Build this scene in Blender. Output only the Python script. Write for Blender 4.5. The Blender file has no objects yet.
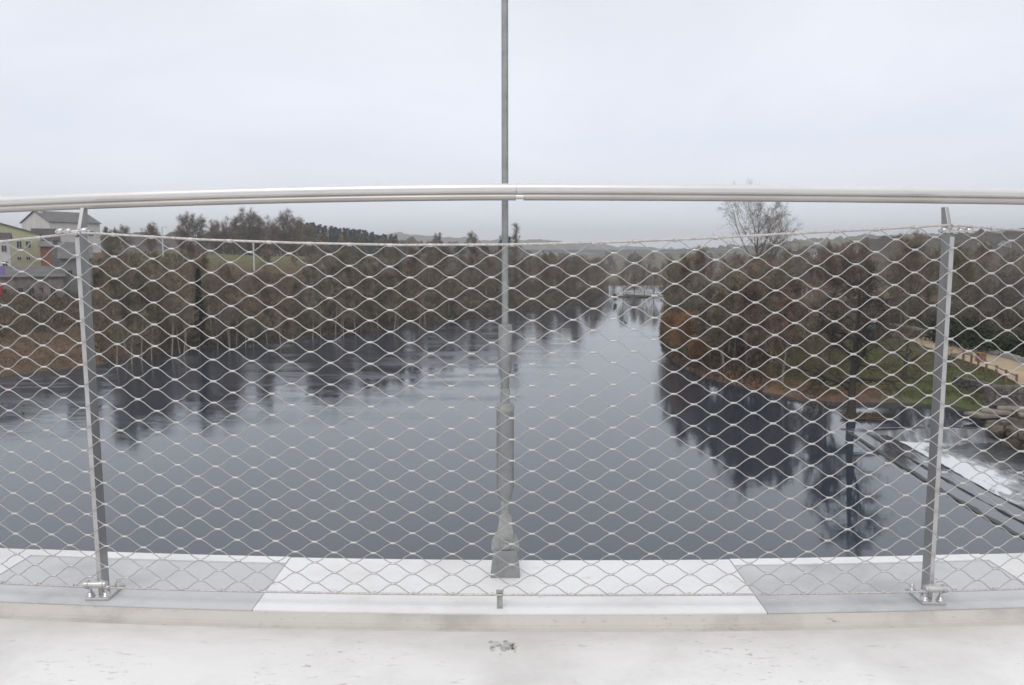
import bpy, bmesh, math, random
import numpy as np
from mathutils import Vector, Matrix
R = math.radians
rng = random.Random(7)
sc = bpy.context.scene
COL = sc.collection

# ------------------------------------------------------------------ camera numbers
F = 781.0; PITCH = math.atan(84.5 / F); ZC = 14.0
cP, sP = math.cos(PITCH), math.sin(PITCH)
def ray(px, py):
    u = (px - 512) / F; w = (342.5 - py) / F
    return (u, cP + w * sP, -sP + w * cP)
def at(px, py, z=0.0):                 # survey helper: point of height z seen at a pixel
    d = ray(px, py); t = (z - ZC) / d[2]
    return (d[0] * t, d[1] * t)
def atY(px, py, Y):                    # point at forward distance Y
    d = ray(px, py); t = Y / d[1]
    return (d[0] * t, Y, ZC + d[2] * t)

# ------------------------------------------------------------------ helpers
def tag(o, label=None, cat=None, group=None, kind=None):
    if label: o['label'] = label
    if cat: o['category'] = cat
    if group: o['group'] = group
    if kind: o['kind'] = kind
    return o
def empty(name, loc=(0, 0, 0), rz=0.0, sc_=1.0):
    o = bpy.data.objects.new(name, None); COL.objects.link(o)
    o.location = loc; o.rotation_euler = (0, 0, rz); o.scale = (sc_,) * 3
    o.empty_display_size = .2
    return o
class MB:
    def __init__(s): s.v = []; s.f = []; s.m = []; s.sm = []
    def add(s, vs, fs, mi=0, smooth=False):
        b = len(s.v); s.v.extend([tuple(v) for v in vs])
        for f in fs: s.f.append(tuple(i + b for i in f)); s.m.append(mi); s.sm.append(smooth)
        return s
    def box(s, c, size, mi=0, rz=0.0, taper=1.0):
        x, y, z = [a / 2 for a in size]; cr, sr = math.cos(rz), math.sin(rz); vs = []
        for dz in (-1, 1):
            k = taper if dz > 0 else 1
            for dx, dy in ((-1, -1), (1, -1), (1, 1), (-1, 1)):
                a, b = dx * x * k, dy * y * k
                vs.append((c[0] + a * cr - b * sr, c[1] + a * sr + b * cr, c[2] + dz * z))
        return s.add(vs, [(3, 2, 1, 0), (4, 5, 6, 7), (0, 1, 5, 4), (1, 2, 6, 5), (2, 3, 7, 6), (3, 0, 4, 7)], mi)
    def tube(s, pts, rad, n=8, mi=0, caps=True, smooth=True, flat=None):
        pts = [Vector(p) for p in pts]
        if not hasattr(rad, '__len__'): rad = [rad] * len(pts)
        vs = []; N = len(pts); up = None
        for i, p in enumerate(pts):
            t = (pts[min(i + 1, N - 1)] - pts[max(i - 1, 0)])
            if t.length < 1e-9: t = Vector((0, 0, 1))
            t.normalize()
            if up is None:
                up = Vector((0, 0, 1)) if abs(t.z) < .9 else Vector((0, 1, 0))
            a = t.cross(up)
            if a.length < 1e-6: a = t.cross(Vector((1, 0, 0)))
            a.normalize(); b = a.cross(t).normalized(); up = b
            for k in range(n):
                an = 2 * math.pi * (k + .5) / n
                fx = 1 if flat is None else flat
                vs.append(p + a * math.cos(an) * rad[i] + b * math.sin(an) * rad[i] * fx)
        fs = []
        for i in range(N - 1):
            for k in range(n):
                k2 = (k + 1) % n
                fs.append((i * n + k, i * n + k2, (i + 1) * n + k2, (i + 1) * n + k))
        s.add(vs, fs, mi, smooth)
        if caps:
            s.add(vs[:n], [tuple(range(n - 1, -1, -1))], mi); s.add(vs[-n:], [tuple(range(n))], mi)
        return s
    def lathe(s, base, prof, n=20, mi=0, smooth=True):   # prof: (r, z)
        vs = []
        for r, z in prof:
            for k in range(n):
                a = 2 * math.pi * k / n; vs.append((base[0] + r * math.cos(a), base[1] + r * math.sin(a), z))
        fs = [(i * n + k, i * n + (k + 1) % n, (i + 1) * n + (k + 1) % n, (i + 1) * n + k) for i in range(len(prof) - 1) for k in range(n)]
        s.add(vs, fs, mi, smooth)
        s.add(vs[:n], [tuple(range(n - 1, -1, -1))], mi); s.add(vs[-n:], [tuple(range(n))], mi)
        return s
    def mesh(s, name, mats):
        me = bpy.data.meshes.new(name); me.from_pydata(s.v, [], s.f)
        for m in (mats if isinstance(mats, (list, tuple)) else [mats]): me.materials.append(m)
        me.polygons.foreach_set('material_index', s.m); me.polygons.foreach_set('use_smooth', s.sm)
        me.update(); return me
    def build(s, name, mats, parent=None, bevel=0, kind=None):
        o = bpy.data.objects.new(name, s.mesh(name, mats)); COL.objects.link(o)
        if parent: o.parent = parent
        if bevel:
            b = o.modifiers.new('bevel', 'BEVEL'); b.width = bevel; b.segments = 2; b.limit_method = 'ANGLE'
        if kind: o['kind'] = kind
        return o
def npmesh(name, verts, faces, mat, smooth=False):
    me = bpy.data.meshes.new(name)
    nv, nf = len(verts), len(faces); k = faces.shape[1]
    me.vertices.add(nv); me.vertices.foreach_set('co', verts.astype(np.float32).ravel())
    me.loops.add(nf * k); me.loops.foreach_set('vertex_index', faces.astype(np.int32).ravel())
    me.polygons.add(nf); me.polygons.foreach_set('loop_start', np.arange(0, nf * k, k, dtype=np.int32))
    me.polygons.foreach_set('loop_total', np.full(nf, k, dtype=np.int32))
    me.polygons.foreach_set('use_smooth', np.full(nf, smooth))
    me.materials.append(mat); me.update(calc_edges=True); me.validate()
    return me
def npobj(name, verts, faces, mat, smooth=False, parent=None):
    o = bpy.data.objects.new(name, npmesh(name, verts, faces, mat, smooth)); COL.objects.link(o)
    if parent: o.parent = parent
    return o
def dup(root, loc, rz, s, label=None, group=None):
    r = root.copy(); COL.objects.link(r); r.location = loc; r.rotation_euler = (0, 0, rz)
    r.scale = s if hasattr(s, '__len__') else (s, s, s)
    if label: r['label'] = label
    if group: r['group'] = group
    for ch in root.children:
        c = ch.copy(); COL.objects.link(c); c.parent = r
    return r

# ------------------------------------------------------------------ materials
def mat(name, base=(.5, .5, .5), rough=.6, metal=0.0, spec=.5):
    m = bpy.data.materials.new(name); m.use_nodes = True
    b = m.node_tree.nodes['Principled BSDF']
    b.inputs['Base Color'].default_value = (*base, 1); b.inputs['Roughness'].default_value = rough
    b.inputs['Metallic'].default_value = metal; b.inputs['Specular IOR Level'].default_value = spec
    return m
def nd(m, t, **kw):
    n = m.node_tree.nodes.new(t)
    for k, v in kw.items():
        if k.startswith('i_'): n.inputs[k[2:].replace('_', ' ')].default_value = v
        else: setattr(n, k, v)
    return n
def lk(m, a, b): m.node_tree.links.new(a, b)
def ramp(m, stops, interp='LINEAR'):
    n = nd(m, 'ShaderNodeValToRGB'); cr = n.color_ramp; cr.interpolation = interp
    while len(cr.elements) > 1: cr.elements.remove(cr.elements[-1])
    cr.elements[0].position = stops[0][0]; c = stops[0][1]; cr.elements[0].color = (*c, 1) if len(c) == 3 else c
    for p, c in stops[1:]:
        e = cr.elements.new(p); e.color = (*c, 1)
    return n
def coords(m, scale=(1, 1, 1)):
    tc = nd(m, 'ShaderNodeTexCoord'); mp = nd(m, 'ShaderNodeMapping'); mp.inputs['Scale'].default_value = scale
    lk(m, tc.outputs['Object'], mp.inputs['Vector']); return mp.outputs['Vector']
def noisy(name, stops, scale=3.0, rough=.8, detail=6, metal=0, bump=0.0, bscale=None, stretch=(1, 1, 1), spec=.3, dist=0.0, bdist=.01):
    m = mat(name, stops[0][1], rough, metal, spec); b = m.node_tree.nodes['Principled BSDF']
    v = coords(m, stretch)
    n = nd(m, 'ShaderNodeTexNoise', i_Scale=scale, i_Detail=detail, i_Roughness=.6, i_Distortion=dist)
    lk(m, v, n.inputs['Vector']); r = ramp(m, stops); lk(m, n.outputs['Fac'], r.inputs['Fac'])
    lk(m, r.outputs['Color'], b.inputs['Base Color'])
    if bump:
        n2 = nd(m, 'ShaderNodeTexNoise', i_Scale=bscale or scale * 4, i_Detail=8); lk(m, v, n2.inputs['Vector'])
        bp = nd(m, 'ShaderNodeBump', i_Strength=bump, i_Distance=bdist); lk(m, n2.outputs['Fac'], bp.inputs['Height'])
        lk(m, bp.outputs['Normal'], b.inputs['Normal'])
    return m
def object_varied(name, cols, rough=.9, noise=.35):
    m = mat(name, cols[0], rough, 0, .1); b = m.node_tree.nodes['Principled BSDF']
    oi = nd(m, 'ShaderNodeObjectInfo')
    r = ramp(m, [(i / max(1, len(cols) - 1), c) for i, c in enumerate(cols)])
    lk(m, oi.outputs['Random'], r.inputs['Fac'])
    v = coords(m); n = nd(m, 'ShaderNodeTexNoise', i_Scale=.5, i_Detail=3); lk(m, v, n.inputs['Vector'])
    mr = nd(m, 'ShaderNodeMapRange'); mr.inputs['From Min'].default_value = .3; mr.inputs['From Max'].default_value = .7
    mr.inputs['To Min'].default_value = 1 - noise; mr.inputs['To Max'].default_value = 1 + noise
    lk(m, n.outputs['Fac'], mr.inputs['Value'])
    mx = nd(m, 'ShaderNodeVectorMath', operation='SCALE'); lk(m, r.outputs['Color'], mx.inputs[0]); lk(m, mr.outputs['Result'], mx.inputs['Scale'])
    lk(m, mx.outputs['Vector'], b.inputs['Base Color'])
    return m

M = {}
M['deck'] = mat('deck_white', (.75, .74, .72), .75, 0, .3)
def concrete(m, base, dark, dirt, sc1=1.0, speck=True, bump=.25, grime=None):
    b = m.node_tree.nodes['Principled BSDF']; v = coords(m)
    n1 = nd(m, 'ShaderNodeTexNoise', i_Scale=1.6 * sc1, i_Detail=8, i_Roughness=.62); lk(m, v, n1.inputs['Vector'])
    r1 = ramp(m, [(.34, dark), (.52, base), (.75, tuple(min(.86, c * 1.05) for c in base))]); lk(m, n1.outputs['Fac'], r1.inputs['Fac'])
    v2 = coords(m, (2.2, 7, 1))
    n2 = nd(m, 'ShaderNodeTexNoise', i_Scale=5.5 * sc1, i_Detail=9, i_Roughness=.7); lk(m, v2, n2.inputs['Vector'])
    r2 = ramp(m, [(.6, (0, 0, 0)), (.72, (1, 1, 1))]); lk(m, n2.outputs['Fac'], r2.inputs['Fac'])
    mx = nd(m, 'ShaderNodeMixRGB'); lk(m, r2.outputs['Color'], mx.inputs['Fac']); lk(m, r1.outputs['Color'], mx.inputs['Color1'])
    mx.inputs['Color2'].default_value = (*dirt, 1); out = mx.outputs['Color']
    if speck:
        n3 = nd(m, 'ShaderNodeTexNoise', i_Scale=38, i_Detail=4, i_Roughness=.6); lk(m, coords(m, (1, 2.2, 1)), n3.inputs['Vector'])
        r3 = ramp(m, [(.61, (0, 0, 0)), (.68, (.8, .8, .8))]); lk(m, n3.outputs['Fac'], r3.inputs['Fac'])
        n4 = nd(m, 'ShaderNodeTexNoise', i_Scale=2.3, i_Detail=3); lk(m, v, n4.inputs['Vector'])
        r4 = ramp(m, [(.45, (0, 0, 0)), (.65, (1, 1, 1))]); lk(m, n4.outputs['Fac'], r4.inputs['Fac'])
        mm = nd(m, 'ShaderNodeMath', operation='MULTIPLY'); lk(m, r3.outputs['Color'], mm.inputs[0]); lk(m, r4.outputs['Color'], mm.inputs[1])
        mx2 = nd(m, 'ShaderNodeMixRGB'); lk(m, mm.outputs[0], mx2.inputs['Fac']); lk(m, out, mx2.inputs['Color1'])
        mx2.inputs['Color2'].default_value = (.33, .32, .31, 1); out = mx2.outputs['Color']
    if grime:
        ga = nd(m, 'ShaderNodeAttribute', attribute_name='grime'); ng = nd(m, 'ShaderNodeTexNoise', i_Scale=9, i_Detail=8, i_Roughness=.7); lk(m, coords(m, (.6, 1.6, 1)), ng.inputs['Vector'])
        ml = nd(m, 'ShaderNodeMath', operation='MULTIPLY_ADD'); lk(m, ng.outputs['Fac'], ml.inputs[0]); ml.inputs[1].default_value = 1.3; ml.inputs[2].default_value = .15
        mg = nd(m, 'ShaderNodeMath', operation='MULTIPLY', use_clamp=True); lk(m, ga.outputs['Fac'], mg.inputs[0]); lk(m, ml.outputs[0], mg.inputs[1])
        mx3 = nd(m, 'ShaderNodeMixRGB'); lk(m, mg.outputs[0], mx3.inputs['Fac']); lk(m, out, mx3.inputs['Color1']); mx3.inputs['Color2'].default_value = (*grime, 1); out = mx3.outputs['Color']
    lk(m, out, b.inputs['Base Color'])
    nb = nd(m, 'ShaderNodeTexNoise', i_Scale=60, i_Detail=8, i_Roughness=.7); lk(m, v, nb.inputs['Vector'])
    bp = nd(m, 'ShaderNodeBump', i_Strength=bump, i_Distance=.004); lk(m, nb.outputs['Fac'], bp.inputs['Height'])
    lk(m, bp.outputs['Normal'], b.inputs['Normal'])
    return m
concrete(M['deck'], (.80, .79, .78), (.62, .61, .595), (.50, .475, .44), grime=(.52, .495, .46))
M['kerb_white'] = concrete(mat('kerb_white_paint', (.8, .8, .8), .6, 0, .3), (.78, .78, .78), (.67, .665, .655), (.57, .53, .49), 1.3, False, .1)
M['kerb_grey'] = concrete(mat('kerb_grey_panel', (.5, .5, .52), .45, 0, .4), (.54, .545, .55), (.40, .405, .41), (.66, .655, .65), 1.6, False, .1)
M['gutter'] = concrete(mat('gutter_dirt', (.5, .48, .44), .85, 0, .2), (.53, .505, .47), (.40, .375, .345), (.28, .26, .235), 2.2, True, .4)
M['stain'] = noisy('tar_stain', [(.4, (.30, .295, .29)), (.6, (.52, .515, .51))], 60, .8)
M['steel'] = noisy('brushed_steel', [(.3, (.50, .49, .48)), (.7, (.66, .655, .65))], 14, .38, metal=.85, stretch=(1, 1, .3), spec=.5)
M['steel_dark'] = noisy('post_steel', [(.3, (.33, .33, .33)), (.7, (.44, .44, .445))], 14, .42, metal=.75, stretch=(1, 1, .3))
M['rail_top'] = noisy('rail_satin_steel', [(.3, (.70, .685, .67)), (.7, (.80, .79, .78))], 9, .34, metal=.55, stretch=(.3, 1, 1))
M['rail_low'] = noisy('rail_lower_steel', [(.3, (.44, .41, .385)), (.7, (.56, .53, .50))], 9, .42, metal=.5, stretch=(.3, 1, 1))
M['wire'] = mat('net_wire', (.43, .42, .41), .45, .35, .5)
M['ferrule'] = mat('net_ferrule', (.55, .54, .53), .35, .5, .5)
M['cable'] = noisy('edge_cable', [(.35, (.42, .40, .38)), (.65, (.62, .60, .58))], 120, .5, metal=.4)
M['galv'] = noisy('galvanised', [(.3, (.24, .25, .25)), (.7, (.34, .35, .345))], 22, .55, metal=.35, bump=.15, bscale=60)
M['galv_light'] = noisy('galvanised_worn', [(.35, (.26, .27, .265)), (.65, (.42, .42, .41))], 35, .6, metal=.3, bump=.15)
M['rod'] = noisy('hanger_rod', [(.3, (.27, .28, .275)), (.7, (.38, .385, .38))], 30, .5, metal=.4)

M['bark'] = object_varied('bark', [(.12, .105, .09), (.17, .15, .13), (.14, .135, .095), (.24, .22, .195)])
M['bark_dark'] = noisy('bark_dark', [(.3, (.03, .026, .022)), (.7, (.075, .066, .056))], 3, .95, bump=.4, bscale=8)
M['bark_pale'] = noisy('bark_pale', [(.3, (.22, .19, .16)), (.7, (.36, .31, .27))], 2, .9)
M['twig'] = object_varied('twigs_brown', [(.235, .19, .148), (.20, .18, .122), (.26, .198, .152), (.22, .195, .168), (.185, .17, .108), (.28, .245, .20)])
M['twig_red'] = object_varied('twigs_russet', [(.225, .155, .118), (.205, .15, .118), (.205, .16, .108)])
M['twig_orange'] = object_varied('twigs_orange', [(.30, .165, .08), (.25, .145, .08)])
M['twig_grey'] = object_varied('twigs_grey', [(.19, .165, .145), (.21, .18, .155)])
M['needle'] = object_varied('needles', [(.022, .038, .026), (.03, .046, .03)])
M['leaf'] = object_varied('evergreen_leaf', [(.03, .045, .022), (.045, .055, .026)])
M['bramble'] = noisy('bramble', [(.3, (.070, .062, .042)), (.5, (.115, .096, .070)), (.7, (.155, .118, .082))], .25, .95)
M['bramble_dark'] = noisy('bramble_dark', [(.35, (.05, .042, .032)), (.6, (.11, .08, .058))], .3, .95)
M['drygrass'] = noisy('dry_grass', [(.3, (.11, .08, .058)), (.7, (.22, .155, .105))], .5, .95)

# ------------------------------------------------------------------ terrain
def vnoise(x, y, s, seed=0):
    x = np.asarray(x, float) / s + seed * 13.7; y = np.asarray(y, float) / s + seed * 7.3
    xi = np.floor(x); yi = np.floor(y); fx = x - xi; fy = y - yi
    fx = fx * fx * (3 - 2 * fx); fy = fy * fy * (3 - 2 * fy)
    def h(a, b):
        v = np.sin(a * 127.1 + b * 311.7 + seed * 17.3) * 43758.5453; return v - np.floor(v)
    return (h(xi, yi) * (1 - fx) + h(xi + 1, yi) * fx) * (1 - fy) + (h(xi, yi + 1) * (1 - fx) + h(xi + 1, yi + 1) * fx) * fy
def sstep(a, b, x):
    t = np.clip((x - a) / (b - a), 0, 1); return t * t * (3 - 2 * t)
LEFT = [(-66, -80), (-62, 50)] + [at(*p) for p in ((2, 377), (40, 372), (90, 366), (130, 359), (180, 351), (240, 344), (300, 338), (370, 331), (440, 322), (520, 311), (590, 301), (601, 294), (606, 289))] + [(52, 420)]
RIGHT = [(95, 420)] + [at(*p) for p in ((688, 290), (676, 297), (668, 306), (660, 328), (662, 348), (674, 363), (700, 377), (757, 391), (800, 399), (840, 403), (900, 403), (950, 405), (972, 411))] + [(40.5, 64)] + [at(990, 432, -1), at(1024, 447, -1), (43, 30), (44, -80)]
POLY = LEFT + RIGHT
def pdist(X, Y, line):
    best = np.full(np.shape(X), 1e9)
    for (a, b), (c, d) in zip(line[:-1], line[1:]):
        vx, vy = c - a, d - b; L = vx * vx + vy * vy
        t = np.clip(((X - a) * vx + (Y - b) * vy) / L, 0, 1)
        best = np.minimum(best, np.hypot(X - a - t * vx, Y - b - t * vy))
    return best
def inside(X, Y):
    r = np.zeros(np.shape(X), bool)
    n = len(POLY)
    for i in range(n):
        (x1, y1), (x2, y2) = POLY[i], POLY[(i + 1) % n]
        if y1 == y2: continue
        c = ((y1 > Y) != (y2 > Y)) & (X < (x2 - x1) * (Y - y1) / (y2 - y1) + x1)
        r ^= c
    return r
def height(X, Y):
    X = np.asarray(X, float); Y = np.asarray(Y, float)
    ins = inside(X, Y)
    dl = pdist(X, Y, LEFT); dr = pdist(X, Y, RIGHT); dn = pdist(X, Y, [LEFT[-1], RIGHT[0]])
    left = dl < dr
    d = np.minimum(np.minimum(dl, dr), dn)
    bump = (vnoise(X, Y, 9, 1) - .5) * 1.2 + (vnoise(X, Y, 3, 2) - .5) * .5
    # left bank: town side lower and gentler, then the steep wooded slope up to a field
    ang = X / np.maximum(Y, 20)
    town = 1 - sstep(-.60, -.50, ang)
    hl_w = 1.0 * sstep(0, 3, d) + 13.4 * sstep(2, 62, d) + 1.6 * sstep(62, 110, d) + 3 * sstep(110, 260, d)
    hl_t = 1.0 * sstep(0, 3, d) + 7.0 * sstep(4, 52, d) + 9 * sstep(52, 130, d)
    far = sstep(210, 330, Y)
    hl = hl_w * (1 - town) + hl_t * town
    hl = hl * (1 - far * .45)
    hr = .9 * sstep(0, 2.2, d) + 1.3 * sstep(2, 12, d) + .9 * sstep(12, 50, d) + 3.5 * sstep(50, 90, d) + 10 * sstep(90, 260, d)
    hr = hr * (1 - .6 * sstep(200, 330, Y) * (1 - sstep(60, 220, d)))
    hn = 1.5 * sstep(0, 4, d) + .5
    h = np.where(left, hl, hr); h = np.where((dn <= d + 1e-6) | (Y > 420), 1.2 * sstep(0, 5, d) + 7 * sstep(120, 700, d), h)
    amp = sstep(0, 8, d); pathy = np.where(left, 1.0, sstep(45, 60, d) * .8 + .2)
    h = h + bump * amp * pathy + (vnoise(X, Y, 60, 3) - .5) * 3 * sstep(60, 200, d)
    h = np.where(ins, -2.4 * sstep(0, 3, d) - .15, h)
    return h
def axis(segs):
    out = []
    for a, b, s in segs: out += list(np.arange(a, b, s))
    return np.array(out + [segs[-1][1]], float)
gx = axis([(-3200, -600, 200), (-600, -200, 20), (-200, -80, 3), (-80, 90, 1.5), (90, 250, 4), (250, 600, 20), (600, 3200, 200)])
gy = axis([(-400, -60, 40), (-60, 30, 6), (30, 260, 1.5), (260, 440, 4), (440, 900, 20), (900, 4200, 200)])
GX, GY = np.meshgrid(gx, gy); GZ = height(GX, GY)
nx, ny = len(gx), len(gy)
V = np.stack([GX.ravel(), GY.ravel(), GZ.ravel()], 1)
ii = (np.arange(ny - 1)[:, None] * nx + np.arange(nx - 1)[None, :]).ravel()
FQ = np.stack([ii, ii + 1, ii + nx + 1, ii + nx], 1)
M['ground'] = mat('ground_soil', (.1, .1, .05), .95, 0, .1)
def ground_material(m):
    b = m.node_tree.nodes['Principled BSDF']
    at_ = nd(m, 'ShaderNodeAttribute', attribute_name='cover'); v = coords(m)
    n = nd(m, 'ShaderNodeTexNoise', i_Scale=.9, i_Detail=10, i_Roughness=.7); lk(m, v, n.inputs['Vector'])
    mr = nd(m, 'ShaderNodeMapRange'); mr.inputs['From Min'].default_value = .25; mr.inputs['From Max'].default_value = .75
    mr.inputs['To Min'].default_value = .55; mr.inputs['To Max'].default_value = 1.45; lk(m, n.outputs['Fac'], mr.inputs['Value'])
    s = nd(m, 'ShaderNodeVectorMath', operation='SCALE'); lk(m, at_.outputs['Color'], s.inputs[0]); lk(m, mr.outputs['Result'], s.inputs['Scale'])
    lk(m, s.outputs['Vector'], b.inputs['Base Color'])
    bp = nd(m, 'ShaderNodeBump', i_Strength=.6, i_Distance=.15); lk(m, n.outputs['Fac'], bp.inputs['Height']); lk(m, bp.outputs['Normal'], b.inputs['Normal'])
ground_material(M['ground'])
g = npobj('ground', V, FQ, M['ground'], True); g['kind'] = 'structure'
def cover():
    X, Y = V[:, 0], V[:, 1]
    dl = pdist(X, Y, LEFT); dr = pdist(X, Y, RIGHT); left = dl < dr; d = np.minimum(dl, dr)
    grass = np.array((.082, .092, .036)); litter = np.array((.12, .085, .055)); earth = np.array((.16, .085, .055)); dry = np.array((.14, .095, .065))
    field = np.array((.125, .122, .066)); stone = np.array((.12, .11, .10))
    n = vnoise(X, Y, 7, 5) * .6 + vnoise(X, Y, 2.5, 6) * .4
    c = np.tile(litter, (len(X), 1)).astype(float)
    def mix(c, col, w): return c * (1 - w[:, None]) + col * w[:, None]
    ang = X / np.maximum(Y, 20)
    c = mix(c, grass, (~left) * sstep(.38, .6, n + .12) * .8 * (Y < 112))
    lawn = (~left) * sstep(.40, .44, ang) * (Y < 100) * sstep(.3, .55, n + .1); c = mix(c, grass * 1.05, lawn.astype(float) * .9)
    c = mix(c, earth, (~left) * (1 - sstep(2, 6, d)) * (Y > 70).astype(float) * (1 - sstep(.46, .5, ang)))
    c = mix(c, dry, left * (1 - sstep(.0, 1.0, np.abs(d - 9) / 8)) * (1 - sstep(-.52, -.45, ang)))
    c = mix(c, np.array((.055, .045, .035)), (left * (1 - sstep(1.5, 6, d)) * sstep(-.50, -.42, ang)).astype(float))
    c = mix(c, field, left * sstep(42, 50, d) * sstep(-.50, -.46, ang) * 1.0)
    c = mix(c, field * .7, ((d > 200) * (Y < 420) * sstep(.5, .7, vnoise(X, Y, 90, 9))).astype(float))
    c = mix(c, np.array((.09, .075, .06)), ((~left) * (1 - sstep(66, 70, Y)) * (1 - sstep(5, 9, d))).astype(float))
    c = mix(c, stone, (1 - sstep(0, 1.0, d)) * .7)
    a = g.data.color_attributes.new('cover', 'FLOAT_COLOR', 'POINT')
    a.data.foreach_set('color', np.concatenate([c, np.ones((len(X), 1))], 1).astype(np.float32).ravel())
cover()
def hz(x, y): return float(height(np.array([x]), np.array([y]))[0])

# ------------------------------------------------------------------ water
def water_material(name, foam=False, body=(.030, .038, .054)):
    m = mat(name, body, .04, 0, .5); b = m.node_tree.nodes['Principled BSDF']; b.inputs['IOR'].default_value = 1.62
    v = coords(m, (.55, 1.0, 1)); n = nd(m, 'ShaderNodeTexNoise', i_Scale=1.6, i_Detail=5, i_Roughness=.55); lk(m, v, n.inputs['Vector'])
    v2 = coords(m, (.12, .035, 1)); n2 = nd(m, 'ShaderNodeTexNoise', i_Scale=1.0, i_Detail=5, i_Roughness=.6, i_Distortion=.6); lk(m, v2, n2.inputs['Vector'])
    # streaks of ruffled water, mostly along the left side of the stream
    v3 = coords(m, (.045, .20, 1)); n3 = nd(m, 'ShaderNodeTexNoise', i_Scale=1.0, i_Detail=7, i_Roughness=.68, i_Distortion=.9); lk(m, v3, n3.inputs['Vector'])
    r3 = ramp(m, [(.42, (.03,) * 3), (.54, (.42,) * 3), (.68, (.95,) * 3)]); lk(m, n3.outputs['Fac'], r3.inputs['Fac'])
    geo = nd(m, 'ShaderNodeNewGeometry'); sx = nd(m, 'ShaderNodeSeparateXYZ'); lk(m, geo.outputs['Position'], sx.inputs[0])
    mr = nd(m, 'ShaderNodeMapRange'); mr.inputs['From Min'].default_value = 45; mr.inputs['From Max'].default_value = 105
    mr.inputs['To Min'].default_value = .03; mr.inputs['To Max'].default_value = 1
    lk(m, sx.outputs['Y'], mr.inputs['Value'])
    mu = nd(m, 'ShaderNodeMath', operation='MULTIPLY'); lk(m, r3.outputs['Color'], mu.inputs[0]); lk(m, mr.outputs['Result'], mu.inputs[1])
    mrx = nd(m, 'ShaderNodeMapRange'); mrx.inputs['From Min'].default_value = -2; mrx.inputs['From Max'].default_value = 14; mrx.inputs['To Min'].default_value = 1; mrx.inputs['To Max'].default_value = .22
    lk(m, sx.outputs['X'], mrx.inputs['Value']); mq = nd(m, 'ShaderNodeMath', operation='MULTIPLY'); lk(m, mu.outputs[0], mq.inputs[0]); lk(m, mrx.outputs['Result'], mq.inputs[1]); mu = mq
    mu2 = nd(m, 'ShaderNodeMath', operation='MULTIPLY_ADD'); lk(m, mu.outputs[0], mu2.inputs[0]); mu2.inputs[1].default_value = .55; mu2.inputs[2].default_value = .018
    if foam: mu2.inputs[2].default_value = .5
    bp = nd(m, 'ShaderNodeBump', i_Distance=.18); lk(m, mu2.outputs[0], bp.inputs['Strength']); lk(m, n.outputs['Fac'], bp.inputs['Height'])
    lk(m, bp.outputs['Normal'], b.inputs['Normal'])
    ra = nd(m, 'ShaderNodeMapRange'); ra.inputs['To Min'].default_value = .03; ra.inputs['To Max'].default_value = .22; lk(m, mu.outputs[0], ra.inputs['Value'])
    lk(m, ra.outputs['Result'], b.inputs['Roughness'])
    if foam:
        a = nd(m, 'ShaderNodeAttribute', attribute_name='foam')
        nf = nd(m, 'ShaderNodeTexNoise', i_Scale=1.1, i_Detail=9, i_Roughness=.72, i_Distortion=.7); lk(m, coords(m, (1.3, .5, 1)), nf.inputs['Vector'])
        ad = nd(m, 'ShaderNodeMath', operation='ADD'); lk(m, a.outputs['Fac'], ad.inputs[0]); lk(m, nf.outputs['Fac'], ad.inputs[1])
        rf = ramp(m, [(.0, (0, 0, 0)), (.80, (0, 0, 0)), (.95, (.45,) * 3), (1.0, (1, 1, 1))])
        dv = nd(m, 'ShaderNodeMath', operation='MULTIPLY'); lk(m, ad.outputs[0], dv.inputs[0]); dv.inputs[1].default_value = .82
        lk(m, dv.outputs[0], rf.inputs['Fac'])
        mx = nd(m, 'ShaderNodeMixRGB'); lk(m, rf.outputs['Color'], mx.inputs['Fac']); mx.inputs['Color1'].default_value = (*body, 1); mx.inputs['Color2'].default_value = (.66, .68, .70, 1)
        lk(m, mx.outputs['Color'], b.inputs['Base Color'])
        m2 = nd(m, 'ShaderNodeMixRGB'); lk(m, rf.outputs['Color'], m2.inputs['Fac']); m2.inputs['Color1'].default_value = (.18,) * 3 + (1,); m2.inputs['Color2'].default_value = (.8,) * 3 + (1,)
        lk(m, m2.outputs['Color'], b.inputs['Roughness'])
    return m
M['water'] = water_material('river_water')
M['water_low'] = water_material('pool_water', True, (.05, .055, .06))
WA, WB, WC = (25.5, -80), (25.5, 38), (27.0, 62.5)
WYX = ([-80, 38, 46, 62.5], [25.5, 25.5, 25.8, 27.0])
WD = (41.5, 64.0)
MB().add([(-150, -80, 0), (WA[0] + .3, -80, 0), (WB[0] + .3, WB[1], 0), (WC[0] + .3, WC[1] + .3, 0), (WD[0], WD[1] + .3, 0), (60, 64.3, 0), (220, 500, 0), (-150, 500, 0)], [tuple(range(8))]).build('river_water', M['water'], kind='structure')
xs = np.arange(25.6, 60, .5); ys = np.arange(-80, 65, .5)
PX, PY = np.meshgrid(xs, ys)
segx = np.interp(PY.ravel(), *WYX)
off = PX.ravel() - segx
foam = .60 * (1 - sstep(4.2, 13, off)) * (off > 3.2) + .5 * (1 - sstep(0, 4.5, 64 - PY.ravel())) * (off > 3)
foam += .32 * (1 - sstep(0, 9, np.abs(PY.ravel() - 54))) * (1 - sstep(6, 15, off))
jj = (np.arange(len(ys) - 1)[:, None] * len(xs) + np.arange(len(xs) - 1)[None, :]).ravel()
lp = npobj('lower_pool_water', np.stack([PX.ravel(), PY.ravel(), -1 + .12 * foam * (vnoise(PX.ravel(), PY.ravel(), 1.1, 4) - .3)], 1), np.stack([jj, jj + 1, jj + len(xs) + 1, jj + len(xs)], 1), M['water_low'], True)
lp['kind'] = 'structure'
a = lp.data.attributes.new('foam', 'FLOAT', 'POINT'); a.data.foreach_set('value', foam.astype(np.float32))

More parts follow.
